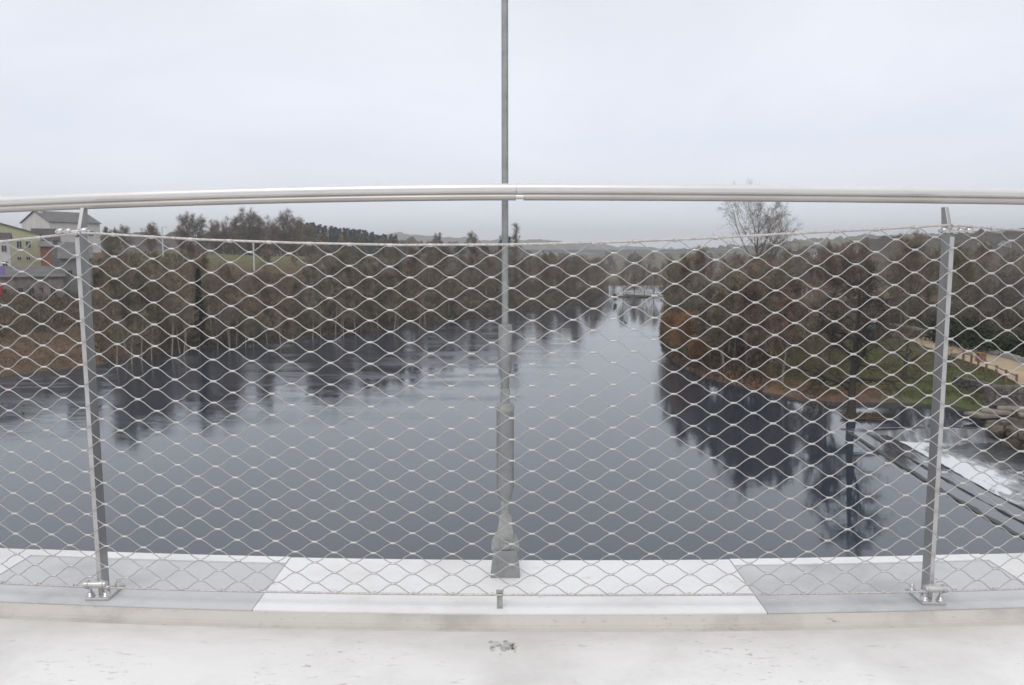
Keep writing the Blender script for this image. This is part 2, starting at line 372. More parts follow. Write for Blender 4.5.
# weir: three dark stone ledges with water sliding between them
M['weir'] = noisy('wet_stone', [(.3, (.022, .021, .02)), (.7, (.07, .068, .064))], 1.2, .45, bump=.5, bscale=4, bdist=.05)
M['film'] = water_material('sliding_water', False, (.07, .075, .085)); 
weir = empty('weir', (26.2, 38, 0)); tag(weir, 'long low stone weir with three dark wet ledges running out from the right bank', 'weir')
def wpt(y): return float(np.interp(y, *WYX))
def strip(o0, o1, z0, z1, zb, seed, jit=.04):
    mb = MB(); ysn = np.arange(-78, 62.6, .7); vs = []
    r = random.Random(seed)
    for y in ysn:
        x = wpt(y); j = r.uniform(-jit, jit); k = r.uniform(-jit, jit); zz = r.uniform(-jit, jit) * .6
        vs += [(x + o0 + j - 26.2, y - 38, zb), (x + o0 + j - 26.2, y - 38, z0 + zz), (x + o1 + k - 26.2, y - 38, z1 + zz), (x + o1 + k - 26.2, y - 38, zb - .3)]
    fs = []
    for i in range(len(ysn) - 1):
        for k in range(3): fs.append((i * 4 + k, i * 4 + k + 1, i * 4 + k + 5, i * 4 + k + 4))
    return mb.add(vs, fs)
strip(.0, .34, .06, .05, -.6, 1, .07).build('ledge', M['weir'], weir)
strip(1.55, 1.80, .03, -.06, -.8, 2, .07).build('ledge', M['weir'], weir)
strip(3.4, 3.70, -.20, -.32, -1.1, 3, .07).build('ledge', M['weir'], weir)
strip(.33, 1.57, .0, -.02, -.9, 4, .0).build('sliding_water', M['film'], weir)
strip(1.84, 3.42, -.22, -.25, -1.1, 5, .0).build('sliding_water', M['film'], weir)
# cascade between the islet and the bank slabs
M['fall'] = noisy('falling_water', [(.36, (.09, .095, .10)), (.55, (.20, .21, .225)), (.75, (.45, .47, .49))], .8, .4, stretch=(1.6, 1, .35))
cas = empty('cascade', (WC[0], WC[1], 0)); tag(cas, 'small white cascade dropping between the islet and the bank slabs', 'waterfall')
mb = MB(); vs = []; n_ = 40
for i in range(n_ + 1):
    t = i / n_; x = (WD[0] - WC[0]) * t; y = (WD[1] - WC[1]) * t + .5 * math.sin(t * 6) - .1 * rng.random()
    vs += [(x, y + .35, .02), (x, y, -.03), (x, y - .25 - .1 * rng.random(), -.5), (x, y - .6 - .3 * rng.random(), -1.03)]
fs = [(i * 4 + k, (i + 1) * 4 + k, (i + 1) * 4 + k + 1, i * 4 + k + 1) for i in range(n_) for k in range(3)]
mb.add(vs, fs, 0, True).build('falling_water', M['fall'], cas)
mb = MB()
for i in range(14):
    t = (i + .5) / 14; x = (WD[0] - WC[0]) * t; y = (WD[1] - WC[1]) * t + .5 * math.sin(t * 6)
    mb.box((x, y + .35, -1.0 + rng.uniform(-.02, .04)), (.99, .5, 2.0), 0, rng.uniform(-.06, .06))
mb.build('stone_sill', M['weir'], cas)

# ------------------------------------------------------------------ rocks and slabs
def rock_mesh(name, seed, m, sx=1, sy=1, sz=1, cuts=2, rough=.18):
    bm = bmesh.new(); bmesh.ops.create_icosphere(bm, subdivisions=cuts, radius=1); r = random.Random(seed)
    for v in bm.verts:
        k = 1 + r.uniform(-rough, rough); q = v.co * k
        q.x = max(-.8, min(.8, q.x)); q.z = max(-.7, min(.7, q.z)); v.co = Vector((q.x * sx, q.y * sy, q.z * sz))
    me = bpy.data.meshes.new(name); bm.to_mesh(me); bm.free(); me.materials.append(m); return me
M['slab'] = noisy('pale_slab', [(.3, (.20, .175, .15)), (.7, (.33, .29, .245))], 1.5, .9, bump=.5, bscale=6, bdist=.04)
M['rock'] = noisy('bank_rock', [(.3, (.05, .042, .036)), (.7, (.17, .145, .12))], 1.2, .9, bump=.6, bscale=4, bdist=.08)
def slab_mesh(seed, L, W, T):
    r = random.Random(seed); n = 11; pts = []
    for i in range(n):
        a = 2 * math.pi * i / n; k = r.uniform(.85, 1.12); c, s_ = math.cos(a), math.sin(a)
        q = (abs(c) ** 4 + abs(s_) ** 4) ** -.25
        pts.append((c * q * k * L / 2, s_ * q * k * W / 2))
    mb = MB(); vs = [(x * .96, y * .96, -T) for x, y in pts] + [(x, y, -T * .5) for x, y in pts] + [(x * .97, y * .97, r.uniform(-.02, .03)) for x, y in pts]
    fs = [tuple(range(n - 1, -1, -1)), tuple(range(2 * n, 3 * n))]
    for l in (0, 1):
        for i in range(n): fs.append((l * n + i, l * n + (i + 1) % n, (l + 1) * n + (i + 1) % n, (l + 1) * n + i))
    return mb.add(vs, fs).mesh('stone_slab', M['slab'])
slabs = [((984, 413), .75, 3.2, 1.9, .2, 'pale flat stone slab beside the cascade, farthest left of the bank slabs'),
         ((1000, 410), 1.0, 3.0, 1.8, -.1, 'pale flat stone slab second from the cascade'),
         ((1018, 407), 1.25, 3.2, 1.9, .15, 'pale flat stone slab third from the cascade, below the dry stone wall'),
         ((1034, 413), 1.0, 3.0, 2.2, .5, 'pale flat stone slab at the right edge of the photo')]
for i, (p, z, L, W, rz, lab) in enumerate(slabs):
    x, y = at(p[0], p[1], z)
    o = bpy.data.objects.new('stone_slab', slab_mesh(i + 3, L, W, .32)); COL.objects.link(o); o.location = (x, y, z); o.rotation_euler = (R(-3), R(2), rz)
    tag(o, lab, 'stone slab', 'flat slabs on the right bank')
rocks = [rock_mesh('boulder', s, M['rock'], 1, .8, .6) for s in range(4)]
k = 0
for i in range(34):
    t = rng.random(); px = 986 + 60 * t; py = 423 + 20 * t + rng.uniform(-6, 7)
    x, y = at(px, py, -.2); o = bpy.data.objects.new('boulder', rocks[i % 4]); COL.objects.link(o)
    o.location = (x, y, rng.uniform(-.6, .25)); o.rotation_euler = (rng.uniform(-.3, .3), rng.uniform(-.3, .3), rng.uniform(0, 6)); s = rng.uniform(.5, 1.0); o.scale = (s, s, s)
    tag(o, 'dark brown boulder piled under the pale slabs at the right bank', 'boulder', 'boulders under the slabs')
# dry stone wall behind slabs
M['wallstone'] = noisy('dry_stone', [(.3, (.06, .055, .048)), (.7, (.20, .18, .16))], 2.2, .95, bump=.5, bscale=7, bdist=.05)
def stone_wall(name, P, Q, zb, h, thick, lab, cat, cell=.45):
    r = random.Random(len(lab)); root_p = Vector((*P, zb)); L = math.hypot(Q[0] - P[0], Q[1] - P[1]); a = math.atan2(Q[1] - P[1], Q[0] - P[0])
    mb = MB(); mb.box((L / 2, 0, h / 2 - .4), (L - .1, thick * .7, h + .6), 1); z = 0
    while z < h:
        hh = r.uniform(.16, .27); x = 0
        while x < L:
            w = r.uniform(cell * .6, cell * 1.6); mb.box((x + w / 2, r.uniform(-.09, .09), z + hh / 2 + r.uniform(-.03, .05)), (w * .93, thick * r.uniform(.9, 1.12), hh * r.uniform(.8, 1.0)), 0, r.uniform(-.05, .05), r.uniform(.85, .97)); x += w
        z += hh
    o = mb.build(name, [M['wallstone'], M['rock']]); o.location = root_p; o.rotation_euler = (0, 0, a)
    return tag(o, lab, cat)
P = at(986, 402, 1.5); Q = at(1060, 396, 1.9)
stone_wall('dry_stone_wall', P, Q, 1.1, 1.7, .7, 'low dry stone wall behind the pale slabs on the right bank', 'wall')
P = at(955, 378, 1.9); Q = at(1004, 392, 1.6)
stone_wall('retaining_wall', P, Q, 1.2, .75, .6, 'rough stone retaining wall below the wooden fence on the right bank', 'wall')

# path, border wall, fence
def ribbon(name, pts, w, lift, m, step=1.0):
    P = [Vector((x, y, 0)) for x, y in pts]; dense = []
    for a, b in zip(P[:-1], P[1:]):
        n = max(1, int((b - a).length / step))
        for i in range(n): dense.append(a.lerp(b, i / n))
    dense.append(P[-1])
    for _ in range(6):
        dense = [dense[0]] + [(dense[i - 1] + dense[i] * 2 + dense[i + 1]) / 4 for i in range(1, len(dense) - 1)] + [dense[-1]]
    vs = []; K = 6
    for i, p in enumerate(dense):
        t = (dense[min(i + 1, len(dense) - 1)] - dense[max(0, i - 1)]).normalized(); nrm = Vector((-t.y, t.x, 0))
        for k in range(K + 1):
            q = p + nrm * ((k / K - .5) * w); vs.append((q.x, q.y, 0))
    A = np.array(vs); A[:, 2] = height(A[:, 0], A[:, 1]) + lift
    fs = [(i * (K + 1) + k, i * (K + 1) + k + 1, (i + 1) * (K + 1) + k + 1, (i + 1) * (K + 1) + k) for i in range(len(dense) - 1) for k in range(K)]
    MB().add([tuple(v) for v in A], fs, 0, True).build(name, m, kind='structure')
    return dense
M['sand'] = noisy('sandy_path', [(.3, (.30, .23, .15)), (.7, (.46, .37, .26))], .6, .95, bump=.2)
pathpts = [at(*p, 3.0) for p in ((1120, 392), (1060, 376), (1020, 364), (988, 355), (955, 346), (920, 337), (890, 329), (862, 324))]
dense = ribbon('path', pathpts, 5.0, .10, M['sand'])
M['conc'] = noisy('kerb_concrete', [(.3, (.30, .30, .30)), (.7, (.42, .42, .41))], 2, .9)
mb = MB()
for i in range(0, len(dense) - 2, 2):
    p, q = dense[i], dense[i + 2]; t = (q - p).normalized(); nr = Vector((-t.y, t.x, 0))
    s_ = 1 if nr.x > 0 else -1
    c = (p + q) / 2 + nr * 2.8 * s_; mb.box((c.x, c.y, hz(c.x, c.y) + .3), ((q - p).length * 1.02, .3, .8), 0, math.atan2(t.y, t.x))
o = mb.build('border_wall', M['conc']); tag(o, 'low pale concrete wall along the far side of the sandy path', 'wall')
M['wood'] = noisy('fence_wood', [(.3, (.17, .09, .055)), (.7, (.27, .16, .10))], 4, .9, stretch=(1, 1, .2))
fp = [(963, 362), (971, 365.5), (978, 369), (986, 373), (996, 377.5), (1005.5, 382), (1016, 387)]
def ground_at(px, py):
    z = 2.0
    for _ in range(25): x, y = at(px, py, z); z = .5 * z + .5 * hz(x, y)
    return (x, y, z)
W = [ground_at(*p) for p in fp]
fen = empty('wooden_fence', W[0]); tag(fen, 'brown wooden post and rail fence along the near side of the path', 'fence')
for w in W: MB().box((w[0] - W[0][0], w[1] - W[0][1], w[2] - W[0][2] + .5), (.16, .16, 1.5)).build('post', M['wood'], fen)
for a_, b_ in zip(W[:-1], W[1:]):
    A = Vector(a_) - Vector(W[0]); B = Vector(b_) - Vector(W[0])
    MB().tube([A + Vector((0, 0, 1.08)), B + Vector((0, 0, 1.08))], .065, 6).build('rail', M['wood'], fen)
x, y = at(981, 356, 3.0); z = hz(x, y)
bn = empty('litter_bin', (x, y, z)); tag(bn, 'square wooden litter bin standing on the sandy path', 'bin')
MB().box((0, 0, .5), (.8, .8, 1.0), 0, 0, .94).build('body', M['wood'], bn); MB().box((0, 0, 1.04), (.9, .9, .08)).build('lid', M['wood'], bn)
x, y = at(872, 331, 3.2); z = hz(x, y)
M['white'] = mat('white_paint', (.62, .64, .66), .5); M['blue'] = mat('blue_panel', (.22, .30, .38), .5)
sg = empty('information_board', (x, y, z)); tag(sg, 'white and blue board on two posts at the far end of the sandy path', 'sign')
MB().box((0, 0, 1.5), (1.1, .08, 1.5)).build('panel', M['white'], sg); MB().box((0, -.05, 1.15), (.9, .02, .6)).build('printed_panel', M['blue'], sg)
for s_ in (-.5, .5): MB().box((s_, 0.09, .9), (.1, .1, 2.4)).build('post', M['wood'], sg)
# fallen log on the grass
x0, y0 = at(872, 388, 1.8); x1, y1 = at(916, 402, 1.2)
pts = [Vector((x0, y0, hz(x0, y0) + .15)).lerp(Vector((x1, y1, hz(x1, y1) + .12)), t) + Vector((0, .25 * math.sin(t * 5), .05 * math.sin(t * 9))) for t in np.linspace(0, 1, 9)]
o = MB().tube(pts, [.14, .16, .15, .16, .13, .12, .11, .09, .05], 7).build('fallen_log', M['bark_pale']); tag(o, 'long pale fallen log lying on the grass near the weir', 'log')

# ------------------------------------------------------------------ trees
def perp(d, r):
    a = Vector((r.gauss(0, 1), r.gauss(0, 1), r.gauss(0, 1))); a -= d * a.dot(d); return a.normalized()
def grow(seed, H=12, r0=.2, first=.2, nl=13, limb=.42, ang=(35, 65), up=.12, twig=.032, sub=(7, 6, 7), gnarl=.12, tg=None, taper=.82, lk_=1.0, trunk_frac=.85, droop=0.0, twlen=.8, stems=1, lean=.05, top=.35):
    """returns (thick segments, thin branches, twigs)"""
    r = random.Random(seed); thick = []; thin = []; tw = []
    def walk(p, d, L, n, g, u):
        pts = [p.copy()]
        for i in range(n):
            d = (d + perp(d, r) * g + Vector((0, 0, u))).normalized(); p = p + d * (L / n); pts.append(p.copy())
        return pts
    def pick(pts, t):
        k = t * (len(pts) - 1); i = min(int(k), len(pts) - 2); return pts[i].lerp(pts[i + 1], k - i), (pts[i + 1] - pts[i]).normalized()
    for st in range(stems):
        base = Vector((0, 0, -.3)) if stems == 1 else Vector((r.uniform(-.5, .5), r.uniform(-.5, .5), -.3))
        d0 = Vector((r.gauss(0, lean), r.gauss(0, lean), 1)).normalized() if stems == 1 else Vector((r.gauss(0, .35), r.gauss(0, .35), 1)).normalized()
        tr = walk(base, d0, H * trunk_frac, 9, gnarl * .5 if tg is None else tg, .1); rr = r0 * (1 if stems == 1 else .6)
        thick.append((tr, [rr * (1.25 if i == 0 else 1) * (1 - taper * i / 9) for i in range(10)], 7))
        for li in range(nl):
            t = first + (1 - first) * (li + r.random() * .8) / nl; p, d = pick(tr, min(.99, t))
            a = R(r.uniform(*ang)) * (1 - .35 * t); dd = (d * math.cos(a) + perp(d, r) * math.sin(a)).normalized()
            L = H * limb * (1 - (1 - top) * (max(0, t - .35) / .65) ** 1.3) * r.uniform(.7, 1.15)
            l1 = walk(p, dd, L, 6, gnarl, up); ra = rr * (1 - .8 * t) * .6 * lk_
            thick.append((l1, [ra * (1 - .8 * i / 6) for i in range(7)], 5))
            for s1 in range(sub[0]):
                t1 = .2 + .8 * (s1 + r.random()) / sub[0]; p1, d1 = pick(l1, min(.99, t1)); a = R(r.uniform(25, 65))
                L1 = L * .5 * (1.1 - .6 * t1) * r.uniform(.6, 1.2)
                l2 = walk(p1, (d1 * math.cos(a) + perp(d1, r) * math.sin(a)).normalized(), L1, 4, gnarl * 1.3, up - droop)
                thin.append((l2, [max(.008, ra * .35 * (1 - .7 * i / 4)) for i in range(5)], 3))
                for s2 in range(sub[1]):
                    t2 = .15 + .85 * (s2 + r.random()) / sub[1]; p2, d2 = pick(l2, min(.99, t2)); a = R(r.uniform(25, 60))
                    L2 = max(.4, L1 * .5 * r.uniform(.6, 1.2)); d2n = (d2 * math.cos(a) + perp(d2, r) * math.sin(a)).normalized()
                    q = p2 + d2n * L2; tw.append((p2, q, twig * 1.1)); 
                    for s3 in range(sub[2]):
                        t3 = r.uniform(.1, 1); p3 = p2.lerp(q, t3); a = R(r.uniform(20, 60))
                        d3 = (d2n * math.cos(a) + perp(d2n, r) * math.sin(a) + Vector((0, 0, .15 - droop * 2))).normalized()
                        tw.append((p3, p3 + d3 * twlen * r.uniform(.4, 1.1), twig * r.uniform(.7, 1.1)))
    return thick, thin, tw
def twig_arrays(tw, seed=0):
    g_ = np.random.default_rng(seed)
    A = np.array([t[0][:] for t in tw]); B = np.array([t[1][:] for t in tw]); w = np.array([t[2] for t in tw])[:, None]
    d = B - A; L = np.linalg.norm(d, axis=1, keepdims=True) + 1e-9; d /= L; n = g_.normal(size=d.shape); s = np.cross(d, n); s /= np.linalg.norm(s, axis=1, keepdims=True) + 1e-9
    mid = (A + B) / 2 + n * L * .06
    v = np.stack([A - s * w / 2, A + s * w / 2, mid - s * w * .4, mid + s * w * .4, B], 1).reshape(-1, 3)
    b = np.arange(len(tw))[:, None] * 5
    f = np.concatenate([b + np.array([0, 1, 3]), b + np.array([0, 3, 2]), b + np.array([2, 3, 4])], 0)
    return v, f
def tree(name, data, tm, bm_, label, cat='tree', group=None, loc=(0, 0, -900)):
    thick, thin, tw = data; root = empty(name, loc); tag(root, label, cat, group)
    mb = MB()
    for pts, rad, n in thick: mb.tube(pts, rad, n, caps=False)
    mb.build('trunk', bm_, root)
    v, f = twig_arrays(tw, 3); mb2 = MB()
    for pts, rad, n in thin: mb2.tube(pts, rad, n, caps=False, smooth=False)
    tv = np.array(mb2.v); q = np.array([fc for fc in mb2.f if len(fc) == 4])
    tri = np.concatenate([q[:, [0, 1, 2]], q[:, [0, 2, 3]]], 0)
    npobj('crown', np.concatenate([tv, v], 0), np.concatenate([tri, f + len(tv)], 0), tm, False, root)
    return root
PROTO = {}
def proto(key, *a, **k):
    PROTO[key] = [a, k, None, 0]
LAB = 'bare tree'
def spawn(key, x, y, s=1.0, rz=None, label='bare tree', group=None, z=None, cat=None, sz=None):
    if z is None: z = hz(x, y)
    rz = rng.uniform(0, 6.28) if rz is None else rz
    sca = tuple(s) if hasattr(s, '__len__') else (s, s, s * (sz or 1))
    p = PROTO[key]
    if p[2] is None:
        p[2] = p[0][0](); o = p[2]; o.location = (x, y, z); o.rotation_euler = (0, 0, rz); o.scale = sca
        o['label'] = label
        if group: o['group'] = group
    else: o = dup(p[2], (x, y, z), rz, sca, label, None)
    if group: o['group'] = group
    elif 'group' in o: del o['group']
    if cat: o['category'] = cat
    return o
for i in range(4):
    proto('bare%d' % i, lambda i=i: tree('bare_tree', grow(10 + i, H=12, up=.2, ang=(25, 58), nl=15, limb=.38 + .05 * (i % 2), twig=.036, twlen=.9, sub=(7, 7, 8), top=.5, first=.15), M['twig'], M['bark'], '', 'tree'))
for i in range(2):
    proto('red%d' % i, lambda i=i: tree('bare_tree', grow(20 + i, H=12, up=.2, ang=(25, 58), nl=14, limb=.42, twig=.038, twlen=.9, sub=(7, 7, 8), top=.5, first=.15), M['twig_red'], M['bark'], '', 'tree'))
for i in range(3):
    proto('shrub%d' % i, lambda i=i: tree('bare_shrub', grow(30 + i, H=5, r0=.1, stems=4, nl=6, limb=.5, sub=(4, 5, 6), first=.1, twig=.032, twlen=.7, ang=(20, 60)), M['twig'], M['bark'], '', 'shrub'))
proto('orange', lambda: tree('willow_bush', grow(41, H=7, r0=.1, stems=9, nl=6, limb=.45, sub=(4, 5, 7), first=.1, twig=.03, twlen=.8, ang=(15, 45)), M['twig_orange'], M['bark'], '', 'bush'))
proto('poplar', lambda: tree('poplar_tree', grow(50, H=14, r0=.2, nl=22, limb=.16, ang=(15, 30), up=.25, sub=(5, 4, 6), twig=.025, first=.12, top=.6), M['twig_grey'], M['bark'], '', 'tree'))
proto('big', lambda: tree('bare_tree', grow(61, H=23, r0=.42, nl=18, limb=.50, ang=(38, 75), up=.07, sub=(9, 7, 6), twig=.026, twlen=1.3, first=.3, gnarl=.10, top=.6, trunk_frac=.75), M['twig_grey'], M['bark'], '', 'tree'))
for i in range(2):
    proto('sky%d' % i, lambda i=i: tree('bare_tree', grow(70 + i, H=12, r0=.2, nl=16, limb=.44, ang=(30, 65), sub=(7, 7, 7), twig=.034, twlen=1.1, first=.12, up=.14, top=.7, trunk_frac=.7), M['twig_grey'], M['bark'], '', 'tree'))
proto('gnarl', lambda: tree('gnarled_tree', grow(83, H=13.5, r0=.40, nl=20, limb=.38, ang=(55, 95), up=.03, tg=.05, taper=.7, lk_=1.25, sub=(7, 6, 6), twig=.03, twlen=.9, first=.22, gnarl=.32, droop=.03, top=.6, lean=.01), M['bark_dark'], M['bark_dark'], '', 'tree'))
proto('gnarl_small', lambda: tree('gnarled_tree', grow(87, H=6, r0=.26, nl=9, limb=.55, ang=(50, 90), up=.03, sub=(5, 5, 4), twig=.024, twlen=.7, first=.3, gnarl=.35, top=.7), M['twig_grey'], M['bark_dark'], '', 'tree'))
def conifer():
    r = random.Random(5); tw = []; root = empty('conifer', (0, 0, -900)); tag(root, '', 'tree')
    H = 13; MB().tube([(0, 0, -.3), (0, 0, H)], [.16, .02], 6).build('trunk', M['bark_dark'], root)
    for i in range(150):
        t = (i + r.random()) / 150; z = .8 + t * (H - .9); L = (1 - t) ** .8 * 2.5 * r.uniform(.6, 1.15) + .15; a = r.uniform(0, 6.28)
        d = Vector((math.cos(a), math.sin(a), r.uniform(-.25, .15))); 
        for k in range(13):
            s_ = r.uniform(.1, 1); p = Vector((0, 0, z)) + d * L * s_; b = a + r.choice((-1, 1)) * r.uniform(.3, 1.1)
            tw.append((p, p + Vector((math.cos(b), math.sin(b), r.uniform(-.5, .15))) * .7, .19))
    v, f = twig_arrays(tw, 4); npobj('crown', v, f, M['needle'], False, root); return root
proto('conifer', conifer)
def evergreen(name='evergreen_tree'):
    r = random.Random(9); root = empty(name, (0, 0, -900)); tag(root, '', 'tree'); tw = []
    MB().tube([(0, 0, -.3), (.1, 0, 3), (.2, .1, 5.5)], [.22, .17, .06], 6).build('trunk', M['bark_dark'], root)
    cl = [(Vector((r.gauss(0, 1.3), r.gauss(0, 1.3), r.uniform(2.2, 6.3))), r.uniform(.7, 1.3)) for _ in range(26)]
    for c, q in cl:
        for k in range(130):
            d = Vector((r.gauss(0, 1), r.gauss(0, 1), r.gauss(0, 1))).normalized(); p = c + d * q * r.random() ** .4
            tw.append((p, p + (d + perp(d, r)).normalized() * .28, .14))
    v, f = twig_arrays(tw, 4); npobj('crown', v, f, M['leaf'], False, root); return root
proto('evergreen', evergreen)

def side_of(x, y):
    dl = pdist(np.array([x]), np.array([y]), LEFT)[0]; dr = pdist(np.array([x]), np.array([y]), RIGHT)[0]
    return ('L' if dl < dr else 'R'), min(dl, dr), bool(inside(np.array([x]), np.array([y]))[0])
def pix(x, y, z):
    dx, dy, dz = x, y, z - ZC; dep = dy * cP - dz * sP; upc = dy * sP + dz * cP
    return 512 + F * dx / dep, 342.5 - F * upc / dep
placed = []
def free(x, y, dmin):
    for a, b in placed:
        if (a - x) ** 2 + (b - y) ** 2 < dmin * dmin: return False
    placed.append((x, y)); return True
def poly_pt(line, s):
    L = [math.hypot(b[0] - a[0], b[1] - a[1]) for a, b in zip(line[:-1], line[1:])]; T = s * sum(L)
    for (a, b), l in zip(zip(line[:-1], line[1:]), L):
        if T <= l:
            t = T / l; nx_, ny_ = -(b[1] - a[1]) / l, (b[0] - a[0]) / l
            return a[0] + (b[0] - a[0]) * t, a[1] + (b[1] - a[1]) * t, nx_, ny_
        T -= l
    a, b = line[-2], line[-1]; return b[0], b[1], 0, 1
BL = LEFT[2:]          # surveyed left bank
cnt = {}
def zone(x): 
    return 'left of the wooded slope' 
# left bank, three bands up the slope
n_l = 0
for tries in range(3000):
    if n_l >= 148: break
    s = rng.random() ** 1.5; x, y, nx_, ny_ = poly_pt(BL, s); d = 1.0 + 60 * rng.random() ** 1.2
    x += nx_ * d; y += ny_ * d
    sd, dd, ins = side_of(x, y)
    if ins or sd != 'L' or y > 420: continue
    px, py = pix(x, y, hz(x, y))
    if px < -40 or px > 640: continue
    if px < 105 and (d < 14 or d > 34): continue
    if px < 105 and rng.random() < .75: continue
    if not free(x, y, 3.3 if y < 200 else 4.8): continue
    band = 0 if dd < 12 else (1 if dd < 34 else 2)
    seen = ('below the houses' if px < 105 else 'between left post and dark conifer' if px < 200 else 'between dark conifer and hanger rod' if px < 505 else 'right of the hanger rod')
    where = ['at the left water edge', 'half way up the left slope', 'topping the left slope'][band]
    key = rng.choice(['bare0', 'bare1', 'bare2', 'bare3', 'bare0', 'red0', 'bare2']) if px < 540 else rng.choice(['red0', 'red1', 'bare1'])
    s_ = rng.uniform(.8, 1.12) if band < 2 else rng.uniform(.42, .6)
    if px < 105: s_ *= .5
    elif 205 < px < 300 and band == 2: continue
    if 196 < px < 305 and dd > 26: continue
    if 196 < px < 305 and band == 1: s_ *= .62
    spawn(key, x, y, s_, label='bare brown tree %s, %s' % (where, seen), group='bare trees %s %s' % (where, seen)); n_l += 1
# shrubs along the left waterline
n_s = 0
for tries in range(900):
    if n_s >= 110: break
    s = rng.random(); x, y, nx_, ny_ = poly_pt(BL, s); d = rng.uniform(-.3, 5) if rng.random() < .6 else rng.uniform(5, 50); x += nx_ * d; y += ny_ * d
    px, py = pix(x, y, hz(x, y))
    if px < -40 or px > 640 or y > 380: continue
    if px < 105 and d < 12: continue
    if not free(x, y, 1.9): continue
    low = d < 6
    spawn(rng.choice(['shrub0', 'shrub1', 'shrub2']), x, y, rng.uniform(.5, .95) * (.6 if px < 105 else 1), label='leafless grey brown shrub %s' % ('overhanging the left waterline' if low else 'among the trees of the left slope' if px > 105 else 'on the rough slope below the houses'), group='leafless shrubs %s' % ('on the left waterline' if low else 'on the left slope' if px > 105 else 'below the houses')); n_s += 1
# pale tall trunks near the conifer
pale = empty
def pale_tree():
    return tree('pale_trunk_tree', grow(91, H=11, r0=.15, stems=1, nl=9, limb=.25, first=.5, sub=(5, 4, 5), twig=.03, ang=(20, 45)), M['twig'], M['bark_pale'], '', 'tree')
proto('pale', pale_tree)
for i, (px, py, h_) in enumerate(((213, 338, 1.0), (217, 337, 1.1), (222, 338, 1.15), (229, 339, .95), (236, 338, .85), (187, 343, .8), (180, 345, .85))):
    x, y = at(px, py, 1.2); spawn('pale', x, y, h_, label='slim tree with a pale bare trunk in the clump beside the dark conifer', group='pale trunked trees beside the conifer')
for i in range(24):
    px = 108 + 330 * (i + rng.random()) / 24; py = float(np.interp(px, [90, 180, 300, 440], [366, 350, 337, 321])) - rng.uniform(.5, 4)
    x, y = at(px, py, 1.0); spawn('pale', x, y, rng.uniform(.6, 1.05), label='slim pale stemmed tree leaning in the fringe of the left waterline', group='slim pale trees along the left waterline')
x, y = at(201, 345, 1.0); spawn('conifer', x, y, (.42, .42, .92), label='single dark green conifer standing among the bare trees on the left slope', sz=1.0, z=.6)
# skyline trees on the left plateau
sky = [(124, 224, 250, .45, 'sky0'), (150, 222, 250, .55, 'sky1'), (186, 212, 255, .9, 'sky0'), (196, 214, 255, .8, 'sky1'), (214, 220, 250, .55, 'sky1'), (232, 213, 262, .8, 'sky0'), (246, 208, 265, 1.0, 'sky1'), (262, 212, 262, .85, 'sky0'), (284, 209, 265, 1.0, 'sky1'), (296, 214, 262, .8, 'sky0'), (303, 222, 258, .6, 'sky1'), (222, 224, 248, .5, 'sky0'), (270, 222, 250, .55, 'sky1'), (239, 226, 245, .5, 'sky0')]
skylab = ['small bare tree alone on the skyline nearest the left post', 'small dense bare tree second from the left post on the skyline']
for i, (px, top, Y, s_, key) in enumerate(sky):
    x, _, zt = atY(px, top, Y); z = hz(x, Y); H = 12.6 * .95
    s_ = (zt - z) / H
    spawn(key, x, Y, s_, label=skylab[i] if i < 2 else 'bare tree in the row on the skyline above the green field', group=None if i < 2 else 'bare skyline trees above the green field')
for i in range(22):
    px = 208 + 102 * (i + rng.random() * .6) / 22; Y = rng.uniform(276, 290); x, _, zt = atY(px, rng.uniform(219, 226), Y); z = hz(x, Y)
    spawn(rng.choice(['bare0', 'bare1', 'bare2', 'bare3']), x, Y, (zt - z) / 14.2, z=z, label='low brown tree in the dense belt on the skyline behind the green field', group='dense tree belt behind the green field')
spawn('poplar', *[atY(516, 222, 235)[i] for i in (0, 1)], (atY(516, 222, 235)[2] - hz(*atY(516, 222, 235)[:2])) / 13, label='slim upright bare tree on the skyline just right of the hanger rod')
x, y, zt = atY(505, 235, 225); spawn('evergreen', x, y, .8, z=zt - 5.6, label='dark leafy tree top on the skyline directly behind the hanger rod')
# conifer wood ridge, far left
nC = 0
for i in range(46):
    px = 300 + 108 * (i / 45) + rng.uniform(-1, 1); Y = rng.uniform(455, 520)
    top = 223 + (px - 300) * .14 + rng.uniform(-1.6, 2) + (5 if px > 396 else 0); x, _, zt = atY(px, top, Y)
    spawn('conifer', x, Y, (zt - 14) / 12.5 * 1.0, z=14, label='tall conifer in the dark row on the ridge behind the field', group='conifers on the far ridge')
for px, top in ((422, 236), (430, 234), (437, 237), (446, 238), (460, 236), (472, 235), (485, 237)):
    x, _, zt = atY(px, top, 330); spawn(rng.choice(['sky0', 'sky1', 'evergreen']), x, 330, .9, z=zt - 9, label='small tree on the skyline left of the hanger rod', group='small skyline trees left of the hanger rod')

# right bank
BR = RIGHT
x, y = at(858, 417, .1)
mm = rock_mesh('islet_ground', 21, M['bramble_dark'], 2.6, .9, .3, 3, .22); io = bpy.data.objects.new('islet_ground', mm); COL.objects.link(io)
io.location = (x + .9, y + .1, 0); tag(io, kind='structure')
xt, yt = at(851, 416, .2)
spawn('gnarl', xt, yt, 1.0, rz=.6, z=.1, label='dark gnarled bare tree standing alone at the end of the weir', sz=1.0)
x, y = at(905, 372, 2.2); spawn('gnarl_small', x, y, 1.0, label='small crooked dark tree on the lawn right of the gnarled tree', rz=2)
x, y = at(826, 392, 1.5); spawn('gnarl_small', x, y, .8, label='small crooked dark tree on the grass left of the gnarled tree', rz=4)
x, y = at(938, 375, 2.2); spawn('gnarl_small', x, y, .75, label='small crooked dark tree directly behind the right post', rz=1)
